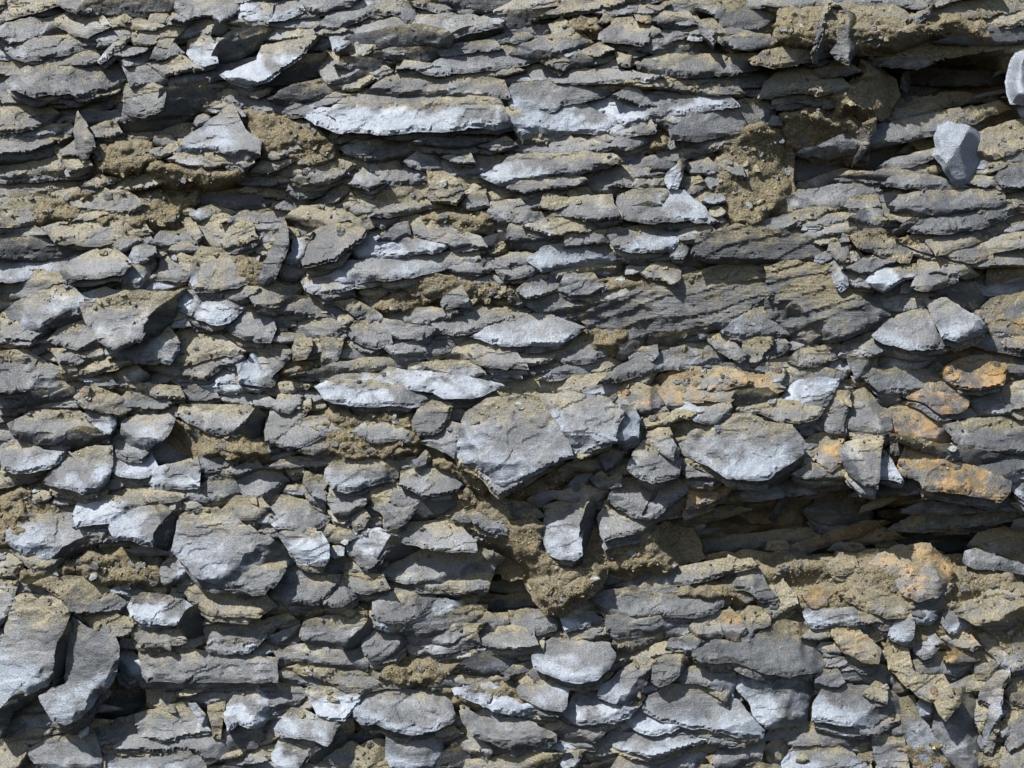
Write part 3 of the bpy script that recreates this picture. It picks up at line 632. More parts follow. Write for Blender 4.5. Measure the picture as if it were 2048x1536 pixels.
s;;5560 4440 5900 4400 6500 4460 7100 4440 7700 4460 8160 4560 8160 5000 7600 4980 7000 4960 6400 4940 5900 4840 5600 4700
s;;7300 4900 7800 4840 8200 4900 8200 5300 7700 5260 7300 5140
s;;3380 3960 3700 3900 4060 4040 4300 4240 4360 4500 4100 4620 3760 4500 3500 4280
s;;4400 4200 4900 4180 5500 4260 5560 4440 5000 4620 4600 4560
s;;2200 3400 2700 3300 3240 3320 3400 3560 3100 3680 2500 3640
s;;1240 3380 1700 3340 2100 3540 2200 3680 1800 3660 1400 3560
s;;-80 3960 240 3900 460 4100 440 4360 160 4480 -80 4400
s;;3160 3040 3600 3000 3900 3060 3700 3160 3300 3140
s;;5200 3060 5600 3020 6000 3100 5700 3200 5300 3180
s;;3000 2240 3500 2160 4000 2240 4260 2340 3900 2440 3400 2420
s;;500 4480 1000 4420 1500 4560 1400 4700 800 4680
s;;3500 5520 4000 5480 4400 5560 4240 5680 3700 5660
s;;7000 5960 7400 5900 8200 6000 8200 6200 7300 6180
"""

# ---------------------------------------------------------------- noise
rng = np.random.default_rng(11); random.seed(5)
PERM = rng.permutation(4096); GR = rng.uniform(0, 2*np.pi, 4096)
def pn(x, y, s=0):
    x = np.asarray(x, float); y = np.asarray(y, float)
    xi = np.floor(x).astype(int); yi = np.floor(y).astype(int); xf = x-xi; yf = y-yi
    u = xf*xf*xf*(xf*(xf*6-15)+10); v = yf*yf*yf*(yf*(yf*6-15)+10)
    def g(i, j, dx, dy):
        a = GR[PERM[(PERM[(i+s*131) & 4095]+j) & 4095]]
        return np.cos(a)*dx+np.sin(a)*dy
    a = g(xi, yi, xf, yf); b = g(xi+1, yi, xf-1, yf); c = g(xi, yi+1, xf, yf-1); d = g(xi+1, yi+1, xf-1, yf-1)
    return ((a+u*(b-a))*(1-v)+(c+u*(d-c))*v)*1.5
def fbm(x, y, s=0, n=4, k=.5):
    r = 0; a = 1; t = 0
    for i in range(n): r = r+a*pn(x, y, s+i); t += a; a *= k; x = x*2.03; y = y*2.03
    return r/t
def sst(a, b, x): t = np.clip((x-a)/(b-a), 0, 1); return t*t*(3-2*t)

# ---------------------------------------------------------------- where things stand: depth of the bank
# u, v: metres along the bank (from its centre), h: metres out of it
BUMPS = [(1890,180,85,66,-110),(1570,1040,90,34,-60),(1720,1055,80,42,-80),(1890,1065,110,36,-70),(1450,1085,75,45,-75),(1900,1075,90,40,-50),(985,1165,58,42,-75),(1750,935,250,26,26),(1600,60,230,40,14),
 (345,890,40,28,-28),(330,240,110,30,-18),(440,400,140,22,-22),(255,1395,55,50,-45),(1050,735,110,25,-22),(1990,570,60,32,-30),
 (1640,320,90,55,-42),(560,960,32,22,-24),(1010,30,90,26,-18),(740,1465,55,35,-26),(600,1020,40,20,-15),(1590,1170,50,20,-22),
 (1050,870,260,110,34),(450,1080,150,100,14),(1430,860,150,80,18),(80,1300,110,110,18),(1200,1350,300,100,10),
 (1150,480,400,100,10),(800,230,300,70,10),(1640,80,220,60,16),(1900,600,160,100,8),(200,640,160,70,8)]
def Z0(u, v):
    px = u*PX+1024; py = 768-v*PX; r = .012*fbm(px/420, py/260, 40, 3)
    for x, y, a, b, m in BUMPS: r = r+m*.001*np.exp(-(((px-x)/a)**2/2+((py-y)/b)**2/2)**(1.7 if m < -25 else 1))
    return r
def W(u, v, h): f = (D-h)/D; return np.stack([u*f, -h, v*f], -1)

# ---------------------------------------------------------------- materials
def new_mat(name):
    m = bpy.data.materials.new(name); m.use_nodes = True; nt = m.node_tree
    return m, nt, nt.nodes['Principled BSDF']
class G:
    def __init__(s, nt): s.nt = nt
    def n(s, t, **k):
        o = s.nt.nodes.new(t)
        for a, b in k.items(): setattr(o, a, b)
        return o
    def link(s, a, b): s.nt.links.new(a, b)
    def attr(s, name): return s.n('ShaderNodeAttribute', attribute_name=name).outputs['Fac']
    def math(s, op, a, b=None, c=None):
        o = s.n('ShaderNodeMath', operation=op)
        for i, x in enumerate((a, b, c)):
            if x is None: continue
            if isinstance(x, (int, float)): o.inputs[i].default_value = x
            else: s.link(x, o.inputs[i])
        return o.outputs[0]
    def vec(s, scale):
        tc = s.n('ShaderNodeTexCoord'); g = s.n('ShaderNodeNewGeometry'); mp = s.n('ShaderNodeMapping')
        s.link(g.outputs['Position'], mp.inputs[0]); mp.inputs['Scale'].default_value = scale
        return mp.outputs[0]
    def noise(s, vec, scale, det=4, rough=.6, dist=0):
        o = s.n('ShaderNodeTexNoise'); s.link(vec, o.inputs['Vector']); o.inputs['Scale'].default_value = scale
        o.inputs['Detail'].default_value = det; o.inputs['Roughness'].default_value = rough; o.inputs['Distortion'].default_value = dist
        return o.outputs[0]
    def rng(s, x, a, b, c, d, smooth=True):
        o = s.n('ShaderNodeMapRange', interpolation_type='SMOOTHSTEP' if smooth else 'LINEAR')
        s.link(x, o.inputs[0])
        for i, q in enumerate((a, b, c, d)): o.inputs[i+1].default_value = q
        return o.outputs[0]
    def mask(s, attr, noise, amp=1.1, w=.09):
        x = s.math('ADD', s.attr(attr), s.math('MULTIPLY', s.math('SUBTRACT', noise, .5), amp))
        return s.rng(x, .5-w, .5+w, 0, 1)
    def mix(s, f, a, b, mode='MIX'):
        o = s.n('ShaderNodeMix', data_type='RGBA', blend_type=mode)
        for i, x in ((0, f), (6, a), (7, b)):
            if isinstance(x, (int, float)): o.inputs[i].default_value = x
            elif isinstance(x, tuple): o.inputs[i].default_value = (*x, 1)
            else: s.link(x, o.inputs[i])
        return o.outputs[2]
def shale():
    m, nt, b = new_mat('shale'); g = G(nt)
    v1 = g.vec((1, 1, 1)); vs = g.vec((.13, 1, 1.7))
    fine = g.noise(v1, 420, 5, .7); mid = g.noise(v1, 60, 5, .62, .4); streak = g.noise(vs, 150, 6, .7, .3); big = g.noise(v1, 17, 4, .6)
    grain = g.noise(v1, 520, 3, .7); med = g.noise(v1, 170, 4, .7, .5)
    t = g.attr('tone')
    base = g.mix(g.rng(big, .35, .65, 0, 1), (.068, .074, .084), (.132, .139, .149))
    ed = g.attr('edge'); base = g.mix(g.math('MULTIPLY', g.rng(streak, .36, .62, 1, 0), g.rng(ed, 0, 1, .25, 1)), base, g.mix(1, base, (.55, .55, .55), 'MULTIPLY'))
    base = g.mix(g.rng(grain, .3, .7, 0, 1), g.mix(1, base, (.66, .66, .66), 'MULTIPLY'), g.mix(1, base, (1.32, 1.32, 1.32), 'MULTIPLY'))
    tc = g.n('ShaderNodeCombineColor'); [g.link(t, tc.inputs[i]) for i in range(3)]
    base = g.mix(1, base, tc.outputs[0], 'MULTIPLY')
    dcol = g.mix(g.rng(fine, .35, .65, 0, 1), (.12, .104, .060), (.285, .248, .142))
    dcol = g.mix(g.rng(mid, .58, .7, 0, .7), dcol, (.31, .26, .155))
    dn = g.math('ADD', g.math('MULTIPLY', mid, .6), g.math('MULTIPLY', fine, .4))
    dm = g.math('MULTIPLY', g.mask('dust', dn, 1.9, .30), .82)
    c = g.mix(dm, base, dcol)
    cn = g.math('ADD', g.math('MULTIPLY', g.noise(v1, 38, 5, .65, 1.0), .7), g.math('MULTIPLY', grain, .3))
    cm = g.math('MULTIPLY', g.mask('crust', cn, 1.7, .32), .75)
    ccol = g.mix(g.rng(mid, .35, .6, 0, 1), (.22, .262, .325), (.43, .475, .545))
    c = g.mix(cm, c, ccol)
    # a dull blue-grey bloom, on most pieces stronger towards the lower lip
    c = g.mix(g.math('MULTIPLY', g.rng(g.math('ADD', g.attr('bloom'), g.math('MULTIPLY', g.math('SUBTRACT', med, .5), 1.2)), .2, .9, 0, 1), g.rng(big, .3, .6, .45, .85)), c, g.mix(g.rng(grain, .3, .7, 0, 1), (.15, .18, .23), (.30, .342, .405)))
    rn = g.math('ADD', g.math('MULTIPLY', mid, .45), g.math('MULTIPLY', fine, .55)); rm = g.math('MULTIPLY', g.mask('rust', rn, 2.4, .32), .72)
    rcol = g.mix(g.rng(mid, .4, .62, 0, 1), (.13, .08, .032), (.33, .19, .055))
    c = g.mix(rm, c, rcol)
    sp = g.n('ShaderNodeTexVoronoi'); g.link(v1, sp.inputs['Vector']); sp.inputs['Scale'].default_value = 260
    sm = g.math('MULTIPLY', g.rng(sp.outputs['Distance'], .05, .2, 1, 0), g.rng(mid, .5, .64, 0, .8))
    c = g.mix(sm, c, (.42, .41, .36))
    g.link(c, b.inputs['Base Color'])
    g.link(g.rng(cm, 0, 1, .42, .38), b.inputs['Roughness']); b.inputs['Specular IOR Level'].default_value = .5
    bh = g.math('ADD', g.math('MULTIPLY', streak, g.rng(ed, 0, 1, .22, 1.3, False)), g.math('ADD', g.math('MULTIPLY', fine, .32), g.math('MULTIPLY', med, .26)))
    bh = g.math('ADD', bh, g.math('MULTIPLY', grain, .2))
    bp = g.n('ShaderNodeBump'); bp.inputs['Strength'].default_value = .9; bp.inputs['Distance'].default_value = .0032
    g.link(bh, bp.inputs['Height']); g.link(bp.outputs[0], b.inputs['Normal'])
    return m
def dirt(name='dirt'):
    m, nt, b = new_mat(name); g = G(nt); v1 = g.vec((1, 1, 1))
    fine = g.noise(v1, 380, 5, .75); mid = g.noise(v1, 70, 5, .65); big = g.noise(v1, 20, 3)
    c = g.mix(g.rng(fine, .34, .66, 0, 1), (.095, .084, .053), (.27, .238, .15))
    c = g.mix(g.rng(big, .45, .65, 0, .6), c, (.20, .185, .14)); c = g.mix(g.rng(mid, .56, .7, 0, .55), c, (.26, .205, .115))
    vo = g.n('ShaderNodeTexVoronoi'); g.link(v1, vo.inputs['Vector']); vo.inputs['Scale'].default_value = 330
    hs = g.n('ShaderNodeSeparateColor'); g.link(vo.outputs['Color'], hs.inputs[0])
    c = g.mix(g.rng(hs.outputs[0], .72, .85, 0, .3), c, (.33, .30, .22)); c = g.mix(g.rng(hs.outputs[1], .86, .93, 0, .5), c, (.30, .17, .07))
    c = g.mix(g.rng(hs.outputs[2], .8, .9, 0, .4), c, (.13, .13, .13))
    g.link(c, b.inputs['Base Color']); b.inputs['Roughness'].default_value = .9; b.inputs['Specular IOR Level'].default_value = .2
    bh = g.math('ADD', g.math('MULTIPLY', fine, .6), g.math('SUBTRACT', g.math('MULTIPLY', mid, .7), g.math('MULTIPLY', vo.outputs['Distance'], .35)))
    bp = g.n('ShaderNodeBump'); bp.inputs['Strength'].default_value = 1; bp.inputs['Distance'].default_value = .005
    g.link(bh, bp.inputs['Height']); g.link(bp.outputs[0], b.inputs['Normal'])
    return m
def gritmat():
    m, nt, b = new_mat('grit'); g = G(nt); v1 = g.vec((1, 1, 1)); f = g.noise(v1, 500, 3)
    a = g.n('ShaderNodeAttribute', attribute_name='tint')
    g.link(g.mix(1, a.outputs['Color'], g.mix(f, (.6, .6, .6), (1.3, 1.3, 1.3)), 'MULTIPLY'), b.inputs['Base Color'])
    b.inputs['Roughness'].default_value = .8
    return m
M_SHALE, M_DIRT, M_GRIT = shale(), dirt(), gritmat()

# ---------------------------------------------------------------- mesh helpers
ATT = ('crust', 'dust', 'rust', 'bloom', 'tone', 'edge')
def mesh(name, V, F, mat, attrs=None, smooth=None):
    me = bpy.data.meshes.new(name); me.from_pydata(V.tolist() if hasattr(V, 'tolist') else V, [], F)
    if attrs:
        for k, a in attrs.items():
            at = me.attributes.new(k, 'FLOAT', 'POINT'); at.data.foreach_set('value', np.asarray(a, np.float32))
    if smooth is not None: me.polygons.foreach_set('use_smooth', np.asarray(smooth, bool))
    me.materials.append(mat); me.update()
    if smooth is not None and name not in ('rock_face', 'dirt_clump'): me.set_sharp_from_angle(angle=R(27))
    return me
def obj(name, me, parent=None, loc=(0, 0, 0)):
    o = bpy.data.objects.new(name, me); o.location = loc; col.objects.link(o)
    if parent: o.parent = parent
    return o
def rough_outline(P, step, s, amp=3.0):
    """the outline of a piece with broken, slightly ragged edges (P in photo pixels)"""
    r = random.Random(s); Q = []; n = len(P); out = []
    for i in range(n):
        a, b = P[i], P[(i+1) % n]; e = b-a; L = np.hypot(*e); nn = np.array([-e[1], e[0]])/max(L, 1e-6)
        Q.append(a); k = int(L/r.uniform(11, 22)); ts = sorted(r.uniform(.12, .88) for _ in range(k))
        for t in ts: Q.append(a+e*t+nn*r.uniform(-1, 1)*min(L*.07, amp))
    n = len(Q)
    for i in range(n):
        a, b = Q[i], Q[(i+1) % n]; e = b-a; L = np.hypot(*e); nn = np.array([-e[1], e[0]])/max(L, 1e-6)
        k = max(1, int(round(L/step)))
        for j in range(k): out.append(a+e*(j/k)+(nn*r.uniform(-.55, .55) if j else 0))
    return np.array(out)
def inside(pt, P):
    x, y = pt[:, 0, None], pt[:, 1, None]; a = P; b = np.roll(P, -1, 0)
    c = ((a[:, 1] > y) != (b[:, 1] > y)) & (x < (b[:, 0]-a[:, 0])*(y-a[:, 1])/(b[:, 1]-a[:, 1]+1e-12)+a[:, 0])
    return c.sum(1) % 2 == 1
def edge_dist(pt, P):
    a = P; e = np.roll(P, -1, 0)-a; l2 = (e**2).sum(1)+1e-9
    w = pt[:, None]-a; t = np.clip((w*e).sum(2)/l2, 0, 1); d = w-t[..., None]*e
    d = np.sqrt((d**2).sum(2)); k = d.argmin(1); return d[np.arange(len(pt)), k], k
def area(P): x, y = P.T; return .5*np.sum(x*np.roll(y, -1)-np.roll(x, -1)*y)

def grow(P, d, dtop):
    """the hidden margin of a piece: it runs on a little under its neighbours, most at its upper edge"""
    sg = 1 if area(P) < 0 else -1
    e = np.roll(P, -1, 0)-P; L = np.maximum(np.hypot(*e.T), 1e-6); n = np.stack([-e[:, 1], e[:, 0]], 1)/L[:, None]*sg
    m = n+np.roll(n, 1, 0); m /= np.maximum(np.hypot(*m.T), .5)[:, None]
    k = np.clip(-m[:, 1], 0, 1)[:, None]
    return P+m*(d*(1-k)+dtop*k)
# ---------------------------------------------------------------- the pieces, read from the list below
class Piece:
    filler = False; under = False
    def face(p, u, v):
        """height of the cleavage face: it kicks outward towards its lower lip"""
        y = np.clip((p.uv[:, 1].max()-v)/p.sz[1], 0, 1); r = p.tv*p.sz[1]
        return p.h0+p.tu*(u-p.c[0])+r*((y**1.75 if r > 0 and not p.under else y)-.5)
pieces = []
def add_piece(cls, tilt, q, lab):
    p = Piece(); p.cls = cls; p.name = None
    if area(q) > 0: q = q[::-1]
    w_, h_ = q.max(0)-q.min(0)
    if not lab and cls not in 'smB' and w_ > 1.3*h_ and not tilt:
        q = q.copy(); i, j = q[:, 0].argmin(), q[:, 0].argmax(); q[i, 0] -= min(19, .14*w_); q[j, 0] += min(19, .14*w_)
    q = grow(q, *((1.5, 2.5) if lab else (12, 12) if cls == 's' else (2.6, 14)))
    p.P = q; p.area = abs(area(q)); p.seed = len(pieces)*7+3; rr = random.Random(p.seed)
    if tilt:
        pi, ya, li = tilt; p.pitch = (pi*.74 if pi > 0 else pi-16); p.yaw = ya*.75 if ya > 0 else ya; p.lift = li*.001*.6
    else:
        p.pitch = rr.uniform(10, 25); p.yaw = rr.uniform(-14, 16); p.lift = rr.uniform(-.003, .006)
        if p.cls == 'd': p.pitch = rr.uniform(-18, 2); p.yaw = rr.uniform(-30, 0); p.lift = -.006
        if p.cls == 's': p.pitch = 12
    if lab: p.name, p.label = lab.split(':')
    p.uv = np.stack([(q[:, 0]-1024)/PX, (768-q[:, 1])/PX], 1)
    p.c = (p.uv.max(0)+p.uv.min(0))/2; sz = p.uv.max(0)-p.uv.min(0); p.sz = sz
    p.pitch += rr.uniform(-3, 3)
    tv, tu = math.tan(R(p.pitch)), math.tan(R(p.yaw))
    tv = math.copysign(min(abs(tv)*sz[1], .025)/sz[1], tv); tu = math.copysign(min(abs(tu)*sz[0], .034)/sz[0], tu)
    p.tv, p.tu = tv, tu
    p.h0 = float(Z0(*p.c))+p.lift+max(0, abs(tv)*sz[1]/2-.006)*.7
    pieces.append(p); return p
for ln in DATA.strip().split('\n'):
    if ln[0] == 'T': _, ox, oy = ln.split(); ox = float(ox); oy = float(oy); continue
    f, lab, pts = ln.split(';'); f = f.split()
    add_piece(f[0], tuple(map(float, f[1:4])) if len(f) > 1 else None, np.array([float(x) for x in pts.split()]).reshape(-1, 2)/4+(ox, oy), lab)

# raster of the pieces: the bank behind them must stay behind them
GS = 5; X0, X1, Y0, Y1 = -640, 2688, -560, 2096
gx = np.arange(X0, X1+1, GS); gy = np.arange(Y0, Y1+1, GS)
hs = np.full((len(gy), len(gx)), 9.0); cover = np.zeros_like(hs, bool)
def cells(q, m=8):
    i0, i1 = np.searchsorted(gx, [q[:, 0].min()-m, q[:, 0].max()+m]); j0, j1 = np.searchsorted(gy, [q[:, 1].min()-m, q[:, 1].max()+m])
    A, B = np.meshgrid(gx[i0:i1], gy[j0:j1]); return i0, i1, j0, j1, A, B, np.stack([A.ravel(), B.ravel()], 1).astype(float)
def stamp(p):
    q = p.P; i0, i1, j0, j1, A, B, pt = cells(q)
    if not len(pt): return
    ins = inside(pt, q); d, _ = edge_dist(pt, q); near = (ins | (d < 7)).reshape(A.shape)
    u = (A-1024)/PX; v = (768-B)/PX
    h = p.face(u, v)
    s = hs[j0:j1, i0:i1]; s[near] = np.minimum(s[near], h[near]); cover[j0:j1, i0:i1] |= ins.reshape(A.shape)
def clip_low(P, y0):
    out = []
    for a, b in zip(P, np.roll(P, -1, 0)):
        if a[1] >= y0: out.append(a)
        if (a[1] >= y0) != (b[1] >= y0): out.append(a+(b-a)*(y0-a[1])/(b[1]-a[1]))
    return np.array(out)
rr = random.Random(9)
for p in list(pieces):
    hp = p.sz[1]*PX
    if p.cls in 'smBd' or hp < 17 or p.sz[0]*PX < 40 or p.pitch < 6 or rr.random() < .15: continue
    for k in range(1 if hp < 34 else rr.choice([1, 2, 2])):
        Q = p.P.copy(); c = Q.mean(0); dy = min(9, max(4.5, .13*hp))*(k+1)*rr.uniform(.8, 1.2)
        Q[:, 0] = c[0]+(Q[:, 0]-c[0])*rr.uniform(.74, .95)+rr.uniform(-.08, .08)*p.sz[0]*PX; Q[:, 1] += dy
        Q = clip_low(Q, Q[:, 1].min()+.62*hp)
        if len(Q) < 4 or np.ptp(Q[:, 1]) < 6: continue
        Q[:, 1] += np.array([rr.uniform(-1.6, 1.6) for _ in Q])
        n = add_piece(rr.choice('gggyy'), (5, 0, 0), Q, ''); n.under = True
        n.tv = p.tv*1.35; n.tu = p.tu
        n.h0 += float((p.face(n.uv[:, 0], n.uv[:, 1])-n.face(n.uv[:, 0], n.uv[:, 1])).min())-.0045*(k+1)-(.006 if p.name else .0035)
for p in pieces: stamp(p)
# thin laminae fill the joints between the larger slabs
rr = random.Random(41); fill = []
for L0, n_try in ((330, 700), (240, 900), (170, 1000), (125, 900), (90, 1400), (62, 2200), (42, 2600), (30, 2000)):
    free = np.argwhere(~cover[112:424, 128:540])
    for _ in range(n_try):
        j, i = free[rr.randrange(len(free))]; px, py = gx[i+128]+rr.uniform(-2, 2), gy[j+112]+rr.uniform(-2, 2)
        if cover[j+112, i+128]: continue
        L = L0*rr.uniform(.8, 1.3); Wd = max(6.5, L*rr.uniform(.05, .18)*(.7 if L0 > 160 else 1)); ang = R(rr.gauss(8, 8)); P = []; sk = rr.uniform(-.12, .12)
        for x, y in ((-.5, rr.uniform(-.3, .5)), (-.34+sk, -.5), (-.02, -.5), (.32+sk, -.45), (.5, rr.uniform(-.5, .35)), (.30-sk, .38), (.05, .5), (-.28-sk, .45)):
            x = (x+rr.uniform(-.05, .05))*L; y = (y+rr.uniform(-.1, .1))*Wd
            P.append((px+x*math.cos(ang)+y*math.sin(ang), py-x*math.sin(ang)+y*math.cos(ang)))
        P = np.array(P); i0, i1, j0, j1, A, B, pt = cells(P); ins = inside(pt, P).reshape(A.shape)
        if ins.sum() < 3 or (cover[j0:j1, i0:i1] & ins).sum() > (.55 if L0 > 160 else .34)*ins.sum(): continue
        wet = 1850 < px and 70 < py < 250 or (1390 < px < 1990 and 985 < py < 1080)
        if wet: continue
        fill.append(add_piece(rr.choice('yyyrrrgd' if px > 1400 and 1040 < py < 1300 else 'gggggyyyydb'), None, P, ''))
        fill[-1].h0 -= .006; fill[-1].filler = True; stamp(fill[-1])
print('fill', len(fill), 'cover', cover[112:424, 128:540].mean())

# ---------------------------------------------------------------- the bank
GX, GY = np.meshgrid(gx, gy); U = (GX-1024)/PX; V = (768-GY)/PX
zz = Z0(U, V)
q = (-V+.10*U+.030*fbm(U*6, V*9, 3, 4))/.024; lay = np.floor(q); fr = q-lay
st = .010*(sst(0, .82, fr)-sst(.86, 1.0, fr))+.010*pn(U*14+lay*3.7, lay*5.3, 9)+.006*pn(U*34+lay*1.9, lay*2.3, 12)
hb = zz-.019+st+.0035*fbm(U*90, V*130, 5, 4, .6)+.004*fbm(U*30, V*30, 6, 3)
hb = np.minimum(hb, hs-.007)
for _ in range(1): hb = np.where(hs > 5, hb, np.minimum(hb, hs-.007))
def hb_at(px, py):
    i = np.clip(((np.asarray(px)-X0)/GS).round().astype(int), 0, len(gx)-1); j = np.clip(((np.asarray(py)-Y0)/GS).round().astype(int), 0, len(gy)-1)
    return hb[j, i]
def cov_at(px, py):
    i = np.clip(((np.asarray(px)-X0)/GS).round().astype(int), 0, len(gx)-1); j = np.clip(((np.asarray(py)-Y0)/GS).round().astype(int), 0, len(gy)-1)
    return cover[j, i]
nx, ny = len(gx), len(gy); idx = np.arange(nx*ny).reshape(ny, nx)
F = np.stack([idx[1:, :-1], idx[1:, 1:], idx[:-1, 1:], idx[:-1, :-1]], -1).reshape(-1, 4)
Vb = W(U, V, hb).reshape(-1, 3)
dust_b = np.clip(.8+.4*fbm(U*6, V*8, 21, 3), .1, .95).ravel()
rust_b = np.clip(.9*np.exp(-((GX-1900)/200)**2-((GY-1150)/220)**2)*.5, 0, 1).ravel()
me = mesh('rock_face', Vb, F.tolist(), M_SHALE, dict(crust=0*dust_b, dust=dust_b, rust=rust_b, bloom=0*dust_b, tone=0*dust_b+.8, edge=0*dust_b+.5), np.ones(len(F)))
bank = obj('rock_face', me); bank['kind'] = 'structure'

# ---------------------------------------------------------------- slabs, chips and dirt
grit_spots = []
def build(p):
    P = p.P; s = p.seed; rr = random.Random(s)
    w, hh = (P.max(0)-P.min(0)); cls = p.cls
    if cls == 's': P = P+(P-P.mean(0))*.12*np.array([rr.uniform(-1, 1) for _ in P])[:, None]; w, hh = (P.max(0)-P.min(0))
    g = 2.8 if p.area < 2500 else (3.2 if p.area < 9000 else 3.8)
    O = rough_outline(P, g*1.25, s, 7 if cls == 's' else 3)
    a0 = P.min(0); n1, n2 = int(w/g)+2, int(hh/g)+2
    A, B = np.meshgrid(np.arange(n1)*g, np.arange(n2)*g*.95); A = A+(np.arange(n2)%2)[:, None]*g*.5
    I = np.stack([A.ravel(), B.ravel()], 1)+a0+np.random.default_rng(s).uniform(-.25, .25, (A.size, 2))*g
    I = I[inside(I, O)]
    if len(I): d, _ = edge_dist(I, O); I = I[d > g*.55]
    pts = np.concatenate([O, I]) if len(I) else O; nO = len(O)
    res = delaunay_2d_cdt([Vector(x) for x in pts], [(i, (i+1) % nO) for i in range(nO)], [], 1, 1e-4)
    vv = np.array([tuple(x) for x in res[0]]); tri = [list(f) for f in res[2]]
    orig = res[3]
    ring = [None]*nO
    for i, src in enumerate(orig):
        for k in src:
            if k < nO: ring[k] = i
    ring = [r for r in ring if r is not None]
    d, k = edge_dist(vv, O); e = np.roll(O, -1, 0)-O
    ny_ = (e[:, 0]/np.maximum(np.hypot(*e.T), 1e-6)); nx_ = (-e[:, 1]/np.maximum(np.hypot(*e.T), 1e-6))
    # outline runs so that the outward normal in picture axes (x right, y down) is (nx, ny) below
    sg = 1 if area(O) < 0 else -1
    nyo = (ny_*sg)[k]; nxo = (nx_*sg)[k]
    u = (vv[:, 0]-1024)/PX; v = (768-vv[:, 1])/PX
    H = p.sz[1]; S = min(p.sz); dm = d/PX
    h = p.face(u, v)
    top = np.clip((vv[:, 1]-P[:, 1].min())/hh, 0, 1)      # 0 at the upper edge, 1 at the lower
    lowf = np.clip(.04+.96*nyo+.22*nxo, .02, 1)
    # the broken edge: laminae end one behind the other
    nl = rr.choice([1, 2, 2, 3, 3, 4]) if H > .018 else rr.choice([1, 1, 2])
    band = np.clip(.055*nl*H, .0010, .0022+.0012*nl)*(.35+.75*lowf)*(1+.7*fbm(u*45, v*45, s+2, 2))
    E = np.clip(.20*S, .0016, .0046)
    t = np.clip(dm/np.maximum(band, .0006), 0, 1)*nl+.35*fbm(u*120, v*200, s, 2)*(nl > 1); tf = np.floor(t)
    fall = 1-np.clip((tf+sst(.72, 1, t-tf))/nl, 0, 1)
    if cls == 's':
        h = Z0(u, v)+.001+p.lift+.013*fbm(u*20, v*28, s, 4, .55)+.0040*fbm(u*70, v*80, s+5, 4, .62)+.0012*fbm(u*190, v*190, s+3, 2, .7)-.020*(1-sst(0, .013, dm+.010*fbm(u*34, v*40, s+8, 3)))
    elif cls == 'B':
        if s % 2: pass
        ap = p.c+np.array([-.04*p.sz[0], .13*p.sz[1]]); du, dv = u-ap[0], v-ap[1]
        if p.P[:, 0].max() > 2040:
            h += .020*sst(0, .42*S, dm)+.002*fbm(u*40, v*40, s, 3)
        else:
            f = np.max([(du*math.cos(R(a))+dv*math.sin(R(a)))*k2 for a, k2 in ((98, .25), (200, .32), (-100, .30), (-20, 1.15), (150, .2), (-62, .6))], 0)
            h += .016-f-.007*(1-sst(0, .007, dm))+.0012*fbm(u*60, v*60, s, 4)
    else:
        h -= E*lowf*fall
        bow = .10*H*rr.uniform(-.3, 1)
        h += min(bow, .005)*(1-((top-.55)/.6)**2)
        h += .05*min(H, .05)*fbm(u/(.9*S+.006), v/(.6*S+.004), s, 3)
        n = fbm(u*rr.uniform(14, 26), v*rr.uniform(34, 60)-u*6, s+5, 2, .45)*rr.uniform(1.4, 2.8)
        fl = np.floor(n); fr = n-fl
        stp = rr.uniform(.0006, .0017)
        h += stp*(fl+sst(.0, .10, fr))
        h += .00025*fbm(u*130, v*210, s+9, 3, .6)
        # broken corners and flake scars
        for _ in range(rr.choice([0, 1, 1, 2, 2]) if S > .012 else 0):
            a = R(rr.choice([-20, -50, -90, -130, 20, 200])+rr.uniform(-20, 20)); q0 = rr.uniform(.12, .40)
            dd = (u-p.c[0])/p.sz[0]*math.cos(a)+(v-p.c[1])/p.sz[1]*math.sin(a)-q0+.10*fbm(u*40, v*40, s+17, 2)
            h -= np.clip(dd, 0, 1)*S*rr.uniform(.35, 1.1)
        if cls == 'm':
            uu = u+.3*v; w2 = v-.30*u+.004*fbm(u*12, v*16, s, 3)
            h += .0022*fbm(uu*9, w2*75, s, 4, .62)+.0010*fbm(uu*26, w2*300, s+4, 3, .6)
            qq = w2/.021+.8*fbm(uu*7, w2*20, s+6, 2); f2 = qq-np.floor(qq); h += .0022*(sst(0, .12, f2)-f2)
    # colour: crust, dust, rust
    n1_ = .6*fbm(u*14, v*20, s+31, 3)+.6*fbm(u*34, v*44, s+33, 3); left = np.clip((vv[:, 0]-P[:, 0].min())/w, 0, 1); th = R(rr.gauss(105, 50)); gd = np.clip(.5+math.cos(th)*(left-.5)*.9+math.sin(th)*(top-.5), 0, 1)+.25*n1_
    tone = dict(g=1.0, b=1.1, w=1.0, y=1.0, d=.62, r=.95, s=1, m=1.0, B=1.15)[cls]*rr.uniform(.72, 1.3)  # d: dark stones and faces turned from the sun, shade put into tone
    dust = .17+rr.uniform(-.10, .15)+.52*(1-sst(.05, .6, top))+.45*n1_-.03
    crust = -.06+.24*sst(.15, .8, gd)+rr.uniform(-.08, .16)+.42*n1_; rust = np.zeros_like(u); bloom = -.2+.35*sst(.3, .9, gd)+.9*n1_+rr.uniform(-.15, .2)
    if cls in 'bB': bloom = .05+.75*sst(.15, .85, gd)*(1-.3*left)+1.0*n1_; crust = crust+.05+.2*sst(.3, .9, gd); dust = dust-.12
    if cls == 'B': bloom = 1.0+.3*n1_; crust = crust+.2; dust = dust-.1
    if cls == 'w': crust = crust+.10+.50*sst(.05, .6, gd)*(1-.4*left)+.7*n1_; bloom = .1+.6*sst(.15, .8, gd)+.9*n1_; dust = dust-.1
    if cls == 'y': dust = dust+.30; crust = crust-.12
